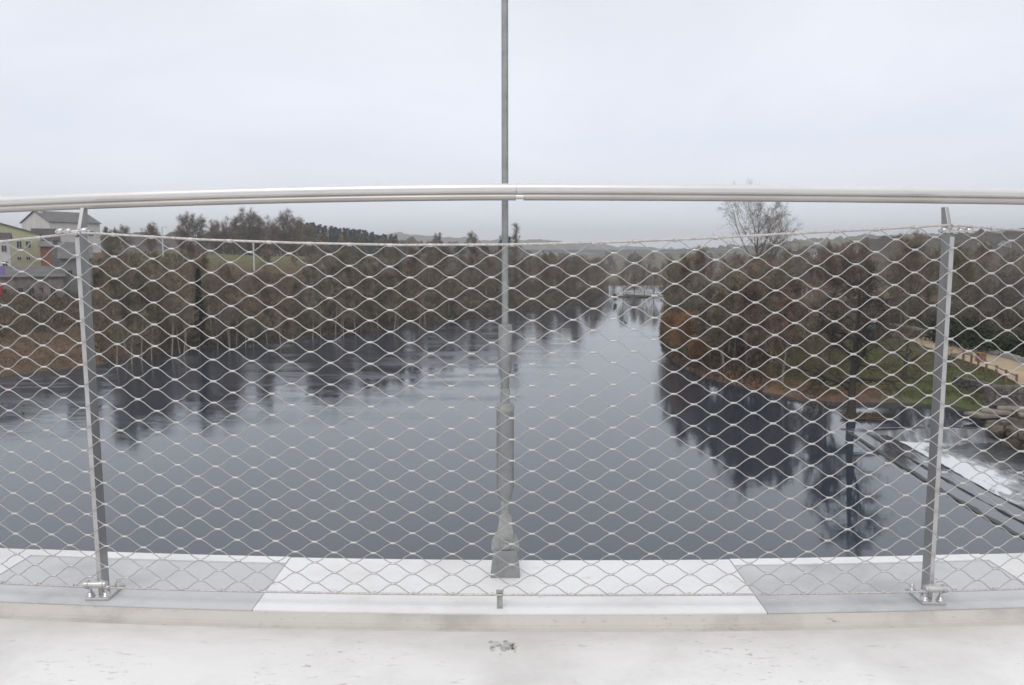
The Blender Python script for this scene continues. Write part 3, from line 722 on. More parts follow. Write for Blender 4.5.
# big skyline tree
x, _, zt = atY(757, 181, 128); z = hz(x, 128); spawn('big', x, 128, (zt - z) / 24.5, z=z, rz=1.0, label='very tall spreading bare tree rising above the handrail on the right bank'); placed.append((x, 128))
for px, py, s_ in ((676, 352, .85), (686, 360, .9), (672, 335, .8), (694, 366, .6), (676, 318, .8)):
    x, y = at(px, py, .5); spawn('orange', x, y, s_, label='orange twigged willow bush leaning over the water at the right bank', group='orange willow bushes at the right bank'); placed.append((x, y))
n_w = 0
for tries in range(600):
    if n_w >= 22: break
    px = rng.uniform(694, 838); Y = rng.uniform(74, 112); x = (px - 512) / F * Y * 1.02; sd, dd, ins = side_of(x, Y)
    if ins or sd != 'R' or dd < 2 or dd > (20 if px < 760 else 15): continue
    if not free(x, Y, 3.0 if px < 770 else 4.2): continue
    spawn(rng.choice(['bare0', 'bare1', 'red0', 'bare3', 'bare2']), x, Y, rng.uniform(.75, 1.0) if px < 790 else rng.uniform(.55, .85), label='bare tree standing right above the reddish bank opposite the weir', group='bare trees above the reddish right bank'); n_w += 1
far_v = []; far_f = []; far_n = 0
low = [grow(300 + i, H=12, nl=12, limb=.42, sub=(5, 4, 4), twig=.11, twlen=1.3, first=.15, top=.55) for i in range(4)]
low_m = []
for th, tn, tw_ in low:
    v, f = twig_arrays(tw_, 5); mb = MB()
    for pts, rad, n in th[:1]: mb.tube(pts, [q * 1.3 for q in rad], 5, caps=False)
    q = np.array(mb.f); tri = np.concatenate([q[:, [0, 1, 2]], q[:, [0, 2, 3]]], 0); tv = np.array(mb.v)
    low_m.append((np.concatenate([tv, v], 0), np.concatenate([tri, f + len(tv)], 0)))
def far_tree(x, y, z, s_):
    global far_n
    v, f = low_m[rng.randrange(4)]; an = rng.uniform(0, 6.28); c, q = math.cos(an), math.sin(an)
    w_ = np.stack([(v[:, 0] * c - v[:, 1] * q) * s_ + x, (v[:, 0] * q + v[:, 1] * c) * s_ + y, v[:, 2] * s_ + z], 1)
    far_v.append(w_); far_f.append(f + far_n); far_n += len(v)
for i in range(75):
    px = 800 + 235 * (i + rng.random()) / 75; Y = rng.uniform(385, 440); x, _, zt = atY(px, 249 - (px - 790) * .055 + rng.uniform(-3, 3), Y)
    s_ = rng.uniform(.75, 1.1); far_tree(x, Y, zt - 12.5 * s_, s_)
n_r = 0
for tries in range(3500):
    if n_r >= 90: break
    px = rng.uniform(664, 1130); Y = 72 + 190 * rng.random() ** 1.25; x = (px - 512) / F * Y * 1.02
    sd, dd, ins = side_of(x, Y)
    if ins or sd != 'R' or dd < 1.5: continue
    if px > 760 and dd < 26 and px > 780: continue
    if px > 820 and Y < 112: continue
    if px > 960 and Y < 122: continue
    if not free(x, Y, 3.8 if Y < 150 else 5.0): continue
    band = 'nearest the water' if dd < 14 else 'in the middle of the wood' if Y < 160 else 'at the back of the wood'
    sec = 'between orange willow and gnarled tree' if px < 845 else 'between gnarled tree and right post' if px < 942 else 'right of the right post'
    key = rng.choice(['bare0', 'bare1', 'red0', 'bare3', 'red1', 'bare2'])
    top_target = 250 if px < 830 else 243
    s_ = rng.uniform(.8, 1.15)
    h_max = (ZC + (258 - (244 + rng.uniform(0, 22))) / F * Y) - hz(x, Y); s_ = max(.45, min(s_ * 1.1, h_max / 10.6))
    spawn(key, x, Y, s_, label='bare brown tree %s, %s' % (band, sec), group='bare trees of the right wood %s %s' % (band, sec)); n_r += 1
for px, Y, s_ in ((984, 124, .8), (998, 128, .7), (1010, 130, .85), (1024, 127, .8), (1040, 126, .9), (972, 120, .7)):
    spawn(rng.choice(['sky0', 'sky1']), (px - 512) / F * Y * 1.02, Y, s_, label='thin bare tree in front of the grey house above the dark hedge', group='thin trees in front of the grey house')
for i in range(60):
    x, y = rng.uniform(-230, -150), rng.uniform(40, 230); far_tree(x, y, hz(x, y) - .2, rng.uniform(.6, 1.0))
n_s = 0
for tries in range(800):
    if n_s >= 60: break
    px = rng.uniform(664, 1080); Y = 74 + 90 * rng.random(); x = (px - 512) / F * Y * 1.02; sd, dd, ins = side_of(x, Y)
    if ins or sd != 'R': continue
    if (px > 775 and Y < 105) or (px > 850 and Y < 116): continue
    if not free(x, Y, 2.0): continue
    w = dd < 7
    spawn(rng.choice(['shrub0', 'shrub1', 'shrub2']), x, Y, rng.uniform(.35, .8), label='leafless brown shrub %s' % ('low on the right waterside below the wood' if w else 'among the trees of the right wood'), group='leafless shrubs %s' % ('on the right waterside' if w else 'in the right wood')); n_s += 1
# hedge behind path
hb = []
r = random.Random(3)
hx0, hy0 = at(948, 344, 3.2); hx1, hy1 = at(1120, 372, 3.2)
for i in range(9000):
    t = r.random(); x = hx0 + (hx1 - hx0) * t + r.gauss(0, 1.0) + 2.5; y = hy0 + (hy1 - hy0) * t + 8 + r.gauss(0, 1.0); 
    zt = 2.8 + r.random() ** .8 * (2.6 + .9 * math.sin(t * 9)) ; p = Vector((x, y, zt)); d = Vector((r.gauss(0, 1), r.gauss(0, 1), r.gauss(0, .8))).normalized()
    hb.append((p, p + d * .45, .2))
v, f = twig_arrays(hb, 8); o = npobj('hedge', v, f, M['leaf']); tag(o, 'long dark evergreen hedge behind the sandy path at the right edge', 'hedge')

# far valley trees & islands
for i, (cx, cy, w_) in enumerate((((639, 297), None, 9), ((676, 294), None, 7))):
    x, y = at(cx[0], cx[1], 0); me = rock_mesh('river_islet_ground', 40 + i, M['bramble_dark'], w_, 4, .7, 3, .15)
    o = bpy.data.objects.new('river_islet_ground', me); COL.objects.link(o); o.location = (x, y, 0); o['kind'] = 'structure'
    for k in range(4 if i == 0 else 3):
        spawn(rng.choice(['bare1', 'bare3', 'red1']), x + (k - 1.5) * w_ * .42 + rng.uniform(-.5, .5), y + rng.uniform(-1, 1), rng.uniform(.62, .9), z=.3, label='grey bare tree on the %s low islet far up the river' % ('left' if i == 0 else 'right'), group='bare trees on the %s river islet' % ('left' if i == 0 else 'right'))
x, y = at(615, 302, 0); spawn('evergreen', x, y, .32, z=-.3, label='small dark bush standing alone in the water far up the river', cat='bush', sz=1.5)
for i in range(110):
    px = rng.uniform(535, 745); Y = rng.uniform(410, 600); x = (px - 512) / F * Y; z = hz(x, Y)
    if z < 0 or (585 < px < 720 and rng.random() < .5): continue
    far_tree(x, Y, z - .2, rng.uniform(.8, 1.3))
o = npobj('distant_wood', np.concatenate(far_v, 0), np.concatenate(far_f, 0), M['twig_grey']); o['kind'] = 'stuff'; o['label'] = 'hazy far woods at the end of the river and on the right hill crest'; o['category'] = 'wood'
r = random.Random(12); mb = MB()
for i in range(260):
    x, y = at(r.uniform(598, 676), 0, 0) if False else (r.uniform(46, 78), r.gauss(318, 22)); n = 9; q = r.uniform(.25, 1.1)
    mb.add([(x + math.cos(k * 6.283 / n) * q * 2.2 * r.uniform(.5, 1.4), y + math.sin(k * 6.283 / n) * q * r.uniform(.5, 1.4), .03 + .0003 * i) for k in range(n)], [tuple(range(n))])
o = mb.build('white_water', mat('white_water', (.62, .64, .66), .7)); o['kind'] = 'stuff'; o['label'] = 'broken white water of the riffle between the far islets'; o['category'] = 'white water'
# snags in the water
for i, (px, py, lab) in enumerate(((707, 351, 'thin branched snag sticking out of the water beside the orange willow'), (626, 323, 'small dark snag sticking out of the water in midstream'))):
    x, y = at(px, py, 0); r = random.Random(i); mb = MB()
    for k in range(5): 
        a = r.uniform(-1, 1); L = r.uniform(.8, 1.8) * (1 if i == 0 else .7); mb.tube([(x, y, -.3), (x + a * L * .5, y, .3 * L), (x + a * L + r.uniform(-.3, .3), y + r.uniform(-.4, .4), .5 * L)], [.07, .05, .015], 5)
    tag(mb.build('snag', M['bark_dark']), lab, 'branch')

# ground scrub (uncountable)
def scatter(name, m, pts, h, w, seed, lean=.6):
    g_ = np.random.default_rng(seed); P = np.array(pts); n = len(P)
    A = np.stack([P[:, 0], P[:, 1], height(P[:, 0], P[:, 1]) - .05], 1); d = g_.normal(size=(n, 3)) * lean; d[:, 2] = np.abs(d[:, 2]) + .7
    d /= np.linalg.norm(d, axis=1, keepdims=True); L = h * g_.uniform(.35, 1.1, (n, 1)); s = np.cross(d, g_.normal(size=(n, 3))); s /= np.linalg.norm(s, axis=1, keepdims=True)
    mid = A + d * L * .55; end = A + d * L + np.stack([g_.normal(size=n) * .25, g_.normal(size=n) * .25, -g_.random(n) * .3], 1) * L
    v = np.stack([A - s * w / 2, A + s * w / 2, mid - s * w * .45, mid + s * w * .45, end], 1).reshape(-1, 3); b = np.arange(n)[:, None] * 5
    f = np.concatenate([b + np.array([0, 1, 3]), b + np.array([0, 3, 2]), b + np.array([2, 3, 4])], 0)
    o = npobj(name, v, f, m); o['kind'] = 'stuff'; return o
g_ = np.random.default_rng(11)
def cand(n, x0, x1, y0, y1): return g_.uniform(x0, x1, n), g_.uniform(y0, y1, n)
X, Y = cand(420000, -160, 40, 70, 330); dl = pdist(X, Y, LEFT); k_ = (~inside(X, Y)) & (dl < 60) & (X / Y < .14) & (X / Y > -.72) & (pdist(X, Y, RIGHT) > 20)
town = X / Y < -.535
k_ &= ~((X / Y > -.405) & (X / Y < -.265) & (dl > 40))
k1 = k_ & (~town | ((dl > 18) & (dl < 42))) & (g_.random(len(X)) < np.clip(1.3 - dl / 60, .2, 1))
o = scatter('undergrowth', M['bramble'], np.stack([X[k1], Y[k1]], 1), 1.7, .09, 1); o['label'] = 'tangled brown undergrowth covering the left slope'; o['category'] = 'undergrowth'
k2 = k_ & town & (dl < 18)
o = scatter('dry_grass', M['drygrass'], np.stack([X[k2], Y[k2]], 1), .8, .08, 2); o['label'] = 'tawny dry grass on the left bank below the houses'; o['category'] = 'grass'
X, Y = cand(260000, 15, 110, 60, 200); dr = pdist(X, Y, RIGHT); ang = X / Y
k3 = (~inside(X, Y)) & (dr < 60) & (ang > .15) & ((ang < .33) | (Y > 108)) & (g_.random(len(X)) < .9)
o = scatter('undergrowth', M['bramble_dark'], np.stack([X[k3], Y[k3]], 1), 1.1, .08, 3); o['label'] = 'russet brown undergrowth beneath the right wood'; o['category'] = 'undergrowth'
gi = np.random.default_rng(5); n_ = 1500; ai = gi.uniform(0, 6.28, n_); ri = gi.random(n_) ** .5
PI_ = np.stack([io.location.x + np.cos(ai) * ri * 2.3, io.location.y + np.sin(ai) * ri * .75], 1)
Vt = [(Vector((p[0], p[1], .12)), Vector((p[0] + gi.normal() * .2, p[1] + gi.normal() * .2, .12 + gi.random() * .45)), .05) for p in PI_]
v, f = twig_arrays(Vt, 2); o = npobj('dead_grass', v, f, M['bramble']); o['kind'] = 'stuff'; o['label'] = 'dead grass on the islet at the foot of the gnarled tree'; o['category'] = 'grass'
X, Y = cand(200000, 25, 70, 62, 112); dr = pdist(X, Y, RIGHT); ang = X / Y
M['blade'] = noisy('lawn_blades', [(.35, (.105, .085, .05)), (.55, (.085, .095, .036)), (.7, (.105, .115, .045))], .35, .9)
pd = pdist(X, Y, [(p[0], p[1]) for p in pathpts])
k4 = (~((Y < 68) & (dr < 7))) & (~inside(X, Y)) & (dr > .8) & (ang > .33) & (Y < 108) & (pd > 2.4)
o = scatter('grass', M['blade'], np.stack([X[k4], Y[k4]], 1), .22, .05, 4); o['label'] = 'patchy green lawn on the right bank'; o['category'] = 'grass'

# ------------------------------------------------------------------ hills, viaduct
def hill(name, pts, m, thick=400, seed=1, label=None, step=6, amp=5, zb=-5):
    """ridge: pts = list of (px, py, Y) skyline; a real mound with depth"""
    W_ = [atY(*p) for p in pts]; xs_ = np.array([w[0] for w in W_]); zs = np.array([w[2] for w in W_]); yy = np.array([w[1] for w in W_])
    n = 520; X = np.linspace(xs_[0], xs_[-1], n); K = 26; t = np.linspace(-1, 1, K)
    rows = []
    Zr = np.interp(X, xs_, zs); Yr = np.interp(X, xs_, yy)
    for tt in t:
        prof = np.cos(tt * math.pi / 2) ** .8 if abs(tt) < 1 else 0
        Yk = Yr + tt * thick; edge = np.minimum(1, np.minimum(np.arange(n), np.arange(n)[::-1]) / 12)
        nz = (vnoise(X, Yk, amp * 3, seed) - .5) * amp * 1.2 + (vnoise(X, Yk, amp, seed + 1) - .5) * amp * .8 + (vnoise(X, Yk, amp * .5, seed + 2) - .5) * amp * .7
        rows.append(np.stack([X, Yk, zb + (Zr - zb) * prof * edge + nz * prof], 1))
    Vh = np.concatenate(rows, 0); jj = (np.arange(K - 1)[:, None] * n + np.arange(n - 1)[None, :]).ravel()
    o = npobj(name, Vh, np.stack([jj, jj + 1, jj + n + 1, jj + n], 1), m, False); o['kind'] = 'structure'
    return o
M['hill'] = noisy('hill_woods', [(.3, (.05, .055, .03)), (.5, (.10, .085, .055)), (.7, (.13, .13, .06))], .012, .95, detail=12)
M['hill_near'] = noisy('hill_woods_near', [(.3, (.045, .04, .032)), (.55, (.075, .06, .045)), (.75, (.065, .065, .035))], .03, .95, detail=12)
hill('hill', [(-900, 236, 2400), (0, 238, 2400), (300, 238, 2400), (400, 235, 2400), (470, 240, 2400), (540, 242, 2400), (640, 249, 2400), (720, 250, 2400), (800, 246, 2400), (1100, 238, 2400), (1900, 236, 2400)], M['hill'], 500, 2, amp=14)
hill('hill', [(560, 262, 1150), (600, 254, 1150), (660, 252, 1150), (720, 250, 1150), (800, 243, 1150), (860, 238, 1150), (940, 236, 1150), (1024, 232, 1150), (1300, 226, 1150), (1700, 230, 1150)], M['hill'], 320, 4, amp=9)
hill('hill', [(790, 256, 420), (840, 248, 420), (900, 243, 420), (960, 240, 420), (1024, 234, 420), (1150, 230, 420), (1500, 232, 420)], M['hill_near'], 130, 6, amp=6)
hill('hill', [(-700, 222, 620), (-200, 226, 620), (-60, 228, 620), (100, 237, 620), (180, 236, 620), (300, 238, 620), (420, 244, 620), (520, 250, 620), (560, 262, 620)], M['hill_near'], 120, 8, amp=6)
M['viaduct'] = noisy('viaduct_concrete', [(.3, (.26, .27, .28)), (.7, (.34, .35, .36))], .1, .9)
vi = empty('viaduct', (160, 640, 0)); tag(vi, 'long level road viaduct crossing the valley far up the river', 'bridge')
zt = ZC + (258 - 252) / F * 640
MB().box((0, 0, zt), (520, 9, 2.0)).box((0, -4.7, zt + 1.4), (520, .3, .8)).build('deck', M['viaduct'], vi)
for i in range(9): MB().box((-240 + i * 60, 0, (zt - 1) / 2 - 1.02), (5.0, 3.0, zt - 1 + 2)).build('pier', M['viaduct'], vi)

# ------------------------------------------------------------------ houses
M['lime'] = noisy('lime_render', [(.3, (.42, .43, .28)), (.7, (.50, .50, .34))], .8, .9)
M['whiter'] = noisy('white_render', [(.3, (.52, .51, .50)), (.7, (.66, .65, .64))], .6, .9)
M['slate'] = noisy('slate_roof', [(.3, (.10, .10, .105)), (.7, (.19, .185, .18))], 1.5, .8, stretch=(.3, 1, 3))
M['slate_dark'] = noisy('dark_roof', [(.3, (.055, .05, .05)), (.7, (.10, .095, .09))], 1.5, .85, stretch=(.3, 1, 3))
M['brick'] = noisy('orange_render', [(.3, (.22, .105, .075)), (.7, (.28, .14, .10))], 1, .9)
M['oldwall'] = noisy('old_stone_wall', [(.3, (.12, .105, .09)), (.5, (.22, .19, .17)), (.72, (.34, .29, .28))], .7, .95, detail=8, bump=.4, bdist=.1)
M['greywall'] = noisy('grey_wall', [(.3, (.17, .165, .16)), (.7, (.25, .245, .24))], .6, .9)
M['pinkwall'] = noisy('pink_wall', [(.3, (.45, .30, .30)), (.7, (.55, .38, .37))], .6, .9)
M['glass'] = mat('window_glass', (.03, .035, .04), .12, 0, .6); M['frame'] = mat('window_frame', (.55, .55, .54), .6)
M['purple'] = mat('purple_panel', (.22, .16, .40), .6); M['red'] = mat('red_paint', (.30, .03, .04), .5)
def house(name, px0, px1, py_base, py_eave, Y, depth, roof_h, wallm, roofm, label, windows=(), gable='x', rz=0.0, skylights=(), chimney=None, mono=False, w_m=None, fm=None):
    x0, _, zb = atY(px0, py_base, Y); x1, _, _ = atY(px1, py_base, Y); _, _, ze = atY(px0, py_eave, Y)
    w = w_m or (x1 - x0); h = ze - zb; root = empty(name, (x0, Y, zb), rz); tag(root, label, 'house')
    sub = 4.0
    if gable == 'x':       # ridge runs along x
        MB().box((w / 2, depth / 2, h / 2 - sub / 2), (w, depth, h + sub)).build('wall', wallm, root)
        for xx in (0.002, w - .002):
            if not mono: MB().add([(xx, 0, h), (xx, depth, h), (xx, depth / 2, h + roof_h)], [(0, 1, 2)]).build('gable', wallm, root)
        e = .35; t = .18; rb = MB(); ov = .4 / max(.1, depth / 2) * roof_h
        if mono:
            rb.add([(-e, -e, h + .01), (w + e, -e, h + .01), (w + e, depth + e, h + roof_h), (-e, depth + e, h + roof_h), (-e, -e, h + t), (w + e, -e, h + t), (w + e, depth + e, h + roof_h + t), (-e, depth + e, h + roof_h + t)], [(3, 2, 1, 0), (4, 5, 6, 7), (0, 1, 5, 4), (1, 2, 6, 5), (2, 3, 7, 6), (3, 0, 4, 7)])
        else:
            for sgn in (0, 1):
                ya, yb = (-e, depth / 2) if sgn == 0 else (depth + e, depth / 2)
                q = [(-e, ya, h - ov), (w + e, ya, h - ov), (w + e, yb, h + roof_h), (-e, yb, h + roof_h)]
                q = [(a, b, c + .01) for a, b, c in q] + [(a, b, c + t) for a, b, c in q]
                rb.add(q, [(3, 2, 1, 0), (4, 5, 6, 7), (0, 1, 5, 4), (1, 2, 6, 5), (2, 3, 7, 6), (3, 0, 4, 7)])
        rf = rb.build('roof', roofm, root)
        for u in skylights:
            cy_ = depth * .22; cz = h + roof_h * .44 + t + .06
            s_ = MB(); dy = depth * .09; dz = roof_h * .18
            s_.add([(w * u, cy_ - dy, cz - dz), (w * u + 1.1, cy_ - dy, cz - dz), (w * u + 1.1, cy_ + dy, cz + dz), (w * u, cy_ + dy, cz + dz)], [(0, 1, 2, 3)]).build('skylight', M['frame'], rf)
    else:                  # gable faces the river, ridge runs along y
        MB().box((w / 2, depth / 2, h / 2 - sub / 2), (w, depth, h + sub)).build('wall', wallm, root)
        for yy in (0.002, depth - .002): MB().add([(0, yy, h), (w, yy, h), (w / 2, yy, h + roof_h)], [(0, 1, 2)]).build('gable', wallm, root)
        e = .35; t = .18; rb = MB()
        for sgn in (0, 1):
            xa, xb = (-e, w / 2) if sgn == 0 else (w + e, w / 2); ov = e / (w / 2) * roof_h
            q = [(xa, -e, h - ov), (xb, -e, h + roof_h), (xb, depth + e, h + roof_h), (xa, depth + e, h - ov)]
            q = [(a, b, c + .01) for a, b, c in q] + [(a, b, c + t) for a, b, c in q]
            rb.add(q, [(0, 1, 2, 3), (7, 6, 5, 4), (0, 4, 5, 1), (1, 5, 6, 2), (2, 6, 7, 3), (3, 7, 4, 0)])
        rf = rb.build('roof', roofm, root)
    if chimney is not None: MB().box((w * chimney, depth * .4, h + roof_h + .3), (.8, .8, 1.8)).build('chimney', wallm, rf)
    for (wx, wz, ww, wh) in windows:
        cx_, cz_ = w * wx, h * wz
        fr = MB(); 
        for dx_, dz_, a, b in ((0, wh / 2 + .05, ww + .2, .1), (0, -wh / 2 - .05, ww + .2, .1), (-ww / 2 - .05, 0, .1, wh), (ww / 2 + .05, 0, .1, wh), (0, 0, .06, wh)): fr.box((cx_ + dx_, -.04, cz_ + dz_), (a, .12, b))
        f_ = fr.build('window', fm or M['frame'], root); MB().box((cx_, .0, cz_), (ww, .04, wh)).build('pane', M['glass'], f_)
    return root
house('lime_green_house', -52, 40, 262, 233, 160, 9, 2.5, M['lime'], M['slate'], 'pale lime green house with dark windows and sloping grey roof beyond the left bank', [(.77, .62, .9, 1.4), (.87, .62, .9, 1.4), (.76, .12, .7, .7), (.86, .12, .7, .7), (.55, .62, .9, 1.4)], gable='y', rz=R(30), w_m=16.25)
house('white_cottage', -30, 10, 268, 240, 152, 6, 1.4, M['whiter'], M['slate_dark'], 'white cottage with dark roof at the left edge in front of the lime house', [(.86, .7, .8, 1.2), (.86, .15, .8, 1.0), (.5, .7, .8, 1.2)], rz=R(30), w_m=6.71)
house('orange_annex', 41, 52, 262, 247, 163, 5, 1.2, M['brick'], M['slate'], 'small orange walled house between the lime house and the left post', [], mono=True, rz=R(30), w_m=1.98)
house('white_house', 51, 97, 250, 221.5, 206, 14, 2.9, M['whiter'], M['slate'], 'big white house with white gable and broad grey roof just under the handrail', [(.2, .62, 1.6, 1.2), (.5, .62, 1.6, 1.2), (.8, .62, 1.6, 1.2)], rz=R(58), w_m=13.5, chimney=.06)
house('dark_roofed_house', 34, 60, 258, 240, 180, 8, 2.6, M['greywall'], M['slate_dark'], 'low house with a dark roof in front of the big white gable', [], rz=R(30), w_m=5.17)
house('stone_house', -34, 66, 306, 277, 134, 7, 1.6, M['oldwall'], M['slate'], 'long low old stone building with patchy walls at the top of the left bank', [(.38, .45, .7, 1.1), (.55, .5, .7, .9), (.66, .45, .8, 1.3), (.76, .5, .6, .8), (.88, .45, .7, 1.3)], fm=M['oldwall'], rz=R(30), w_m=14.79)
house('grey_barn', 62, 94, 296, 258, 142, 9, 2.8, M['greywall'], M['slate'], 'tall plain grey barn directly behind the left post', [(.3, .6, .7, 1.0)], fm=M['oldwall'], rz=R(28), w_m=5.02)
x, y, z = atY(1, 271, 131); o = MB().box((x, y, z), (1.2, .1, 1.4)).build('purple_board', M['purple']); tag(o, 'purple board fixed to the stone building at the left edge', 'sign')
x, y, z = atY(0, 290, 131); o = MB().box((x, y, z), (.9, .12, 1.7)).box((x, y - .09, z), (.7, .04, 1.4)).build('red_door', M['red']); tag(o, 'small red door at the left edge below the purple board', 'door')
# lamp and pole in the field
x, y, z = atY(163, 250, 175); z0 = hz(x, y)
lp_ = empty('street_lamp', (x, y, z0)); tag(lp_, 'pale thin street lamp at the top of the left slope', 'lamp'); ztop = atY(163, 227, 175)[2] - z0
MB().tube([(0, 0, 0), (0, 0, ztop)], [.16, .11], 8).build('pole', M['white'], lp_); MB().tube([(0, 0, ztop), (.5, 0, ztop + .1), (1.1, 0, ztop)], [.08, .08, .12], 6).build('lamp_head', M['white'], lp_)
x, y, z = atY(254, 262, 180); z0 = hz(x, y); o = MB().tube([(x, y, z0 - .2), (x, y, atY(254, 242, 180)[2])], .16, 8).build('marker_pole', M['white']); tag(o, 'pale bare pole standing in the green field', 'pole')
x, y, z = atY(440, 240, 300); o = MB().tube([(x, y, hz(x, y)), (x, y, atY(440, 232, 300)[2])], .2, 6).box((x, y, atY(440, 234, 300)[2]), (1.8, .2, .2)).build('utility_pole', M['bark_dark']); tag(o, 'dark utility pole on the skyline left of the hanger rod', 'pole')
# right side houses
house('grey_house', 996, 1075, 334, 296, 142, 9, 3.0, M['greywall'], M['slate'], 'grey house half hidden by trees at the right edge above the hedge', [(.2, .55, 1.0, 1.4), (.5, .55, 1.0, 1.4)], rz=R(-28), fm=M['greywall'])
for i, (px, py, s_, lab) in enumerate(((857, 249, 10, 'tiny pale house on the hazy right hill near the gnarled tree'), (814, 251, 6, 'tiny pale house on the hazy right hill above the big tree'), (986, 244, 8, 'tiny pale house on the hazy hill right of the right post'), (1008, 243, 6, 'tiny pale house on the hazy hill nearest the right edge'))):
    house('hillside_house', px - s_ / 2, px + s_ / 2, py + 5, py + 1, 372, 6, 1.4, M['whiter'], M['slate'], lab, [(.3, .5, .8, 1.0), (.7, .5, .8, 1.0)])

# ------------------------------------------------------------------ footbridge
def ec(x): return .036 * x * x - .012 * x                    # plan curve of the bridge edge
def cz(x): return -.003 * x * x
XS = np.linspace(-6, 6, 97)
ZK = ZC - .97
def sweep(prof, xs_, name, m, parent=None, smooth=False, kind=None, close=True):
    """prof: list of (y, z) relative to the edge curve, clockwise"""
    mb = MB(); n = len(prof); vs = []
    for x in xs_:
        for (py_, pz) in prof: vs.append((x, py_ + ec(x), ZC + pz + cz(x)))
    fs = [(i * n + k, i * n + (k + 1) % n, (i + 1) * n + (k + 1) % n, (i + 1) * n + k) for i in range(len(xs_) - 1) for k in range(n if close else n - 1)]
    fs = [tuple(reversed(f)) for f in fs]
    mb.add(vs, fs, 0, smooth); mb.add(vs[:n], [tuple(range(n))], 0); mb.add(vs[-n:], [tuple(range(n - 1, -1, -1))], 0)
    return mb.build(name, m, parent, kind=kind)
YO, YI, YG = 2.44, 2.06, 2.028      # outer edge, inner top edge, foot of the kerb step
dk = sweep([(-4, -.990), (0, -.990), (1.2, -.990), (1.7, -.990), (1.80, -.990), (1.88, -.990), (1.94, -.990), (1.985, -.990), (1.985, -1.5), (-4, -1.5)], XS, 'bridge_deck', M['deck'], kind='structure')
gr_ = [0, 0, .0, .10, .24, .42, .70, 1, 1, 0]
aa = dk.data.attributes.new('grime', 'FLOAT', 'POINT'); nvd = len(dk.data.vertices); aa.data.foreach_set('value', np.array([gr_[i % 10] for i in range(nvd)], dtype=np.float32))
sweep([(1.987, -.991), (2.01, -.992), (YG - .004, -.989), (YG + .012, -.977), (YG + .0195, -.9735), (YG + .0195, -1.2), (1.987, -1.2)], XS, 'gutter', M['gutter'], kind='structure')
kerb = empty('kerb', (0, 0, 0)); kerb['kind'] = 'structure'
jo = [-6, -3.0, -1.59, -.722, .704, 1.55, 3.0, 6]
for i, (a_, b_) in enumerate(zip(jo[:-1], jo[1:])):
    grey = i % 2 == 0 if i < 3 else i % 2 == 0
    grey = i in (0, 2, 4, 6)
    xs_ = np.linspace(a_ + .0015, b_ - .0015, max(6, int((b_ - a_) * 10)))
    if grey:
        sweep([(YG + .021, -1.19), (YG + .021, -.9705), (YO - .062, -.9705), (YO - .062, -1.19)], xs_, 'grey_panel', M['kerb_grey'], kerb)
        sweep([(YO - .060, -1.3), (YO - .060, -.967), (YO - .01, -.967), (YO, -.977), (YO, -1.3)], xs_, 'nosing', M['kerb_white'], kerb)
    else:
        sweep([(YG + .021, -1.3), (YG + .021, -.9692), (YO - .01, -.9692), (YO, -.977), (YO, -1.3)], xs_, 'white_panel', M['kerb_white'], kerb)
sweep([(2.1, -1.3), (2.1, -1.2), (2.38, -1.2), (2.38, -1.9), (-3.6, -1.9), (-3.6, -1.51), (1.92, -1.51), (1.92, -1.3)], XS, 'bridge_girder', M['conc'], kind='structure')
# tar mark on the deck
r = random.Random(4); mb = MB()
for i in range(75):
    cx_, cy_ = at(504 + r.choice((-9, 5, 6)) + r.gauss(0, 5), 646 + r.gauss(0, 3.0), ZC - .99); n = 7; q = r.uniform(.0012, .0065)
    mb.add([(cx_ + math.cos(k * 6.28 / n) * q * r.uniform(.6, 1.5), cy_ + math.sin(k * 6.28 / n) * q * r.uniform(.5, 1.2), 0) for k in range(n)], [tuple(range(n))])
for j, v_ in enumerate(mb.v): mb.v[j] = (v_[0], v_[1], ZC - .99 + .0008 + cz(v_[0]) + .0002 * (j // 7 % 4))
tag(mb.build('stain', M['stain']), 'cluster of dark tar specks on the white deck below the centre peg', 'stain', kind='stuff')

# handrail
def rail_c(x):
    # survey of the rail line: pixel heights at left, centre, right
    y = 2.205 + ec(x); px = 512 + F * x / (y * cP)
    py = 193.2 + (9.2 if x < 0 else 3.6) * (abs(x) / 1.53) ** 2 * (1 if abs(x) < 1.53 else 1)
    return y, py
def zpy(py, Y): return atY(512, py, Y)[2]
def railz(x):
    x_ = max(-2.2, min(2.2, x)); y = 2.205 + ec(x_); kk = (12.2 if x_ < 0 else 4.6)
    return zpy(191.8 + kk * (abs(x_) / 1.46) ** 1.7, y)
hr = empty('handrail', (0, 2.2, ZC - 1)); tag(hr, 'curved satin steel handrail of two stacked tubes running across the bridge side', 'handrail')
def railtube(x0, x1, dz, r_, name, m, flat=1.0):
    pts = [(x, 2.205 + ec(x) - 2.2, railz(x) + dz - (ZC - 1)) for x in np.linspace(x0, x1, max(3, int((x1 - x0) * 16)))]
    return MB().tube(pts, r_, 20, flat=flat).build(name, m, hr)
XJ = .012
railtube(-6, XJ - .0012, .0085, .0152, 'upper_tube', M['rail_top'], .95); railtube(XJ + .0012, 6, .0085, .0152, 'upper_tube', M['rail_top'], .95)
railtube(XJ - .02, XJ + .03, .0085, .0125, 'joint_sleeve', M['steel'], .9)
railtube(-6, XJ - .0012, -.0145, .0115, 'lower_tube', M['rail_low'], .8); railtube(XJ + .02, 6, -.0145, .0115, 'lower_tube', M['rail_low'], .8)
railtube(XJ - .012, XJ + .03, -.0135, .0085, 'joint_sleeve', M['rail_top'], .8)
railtube(-6, 6, -.004, .006, 'web', M['steel_dark'])

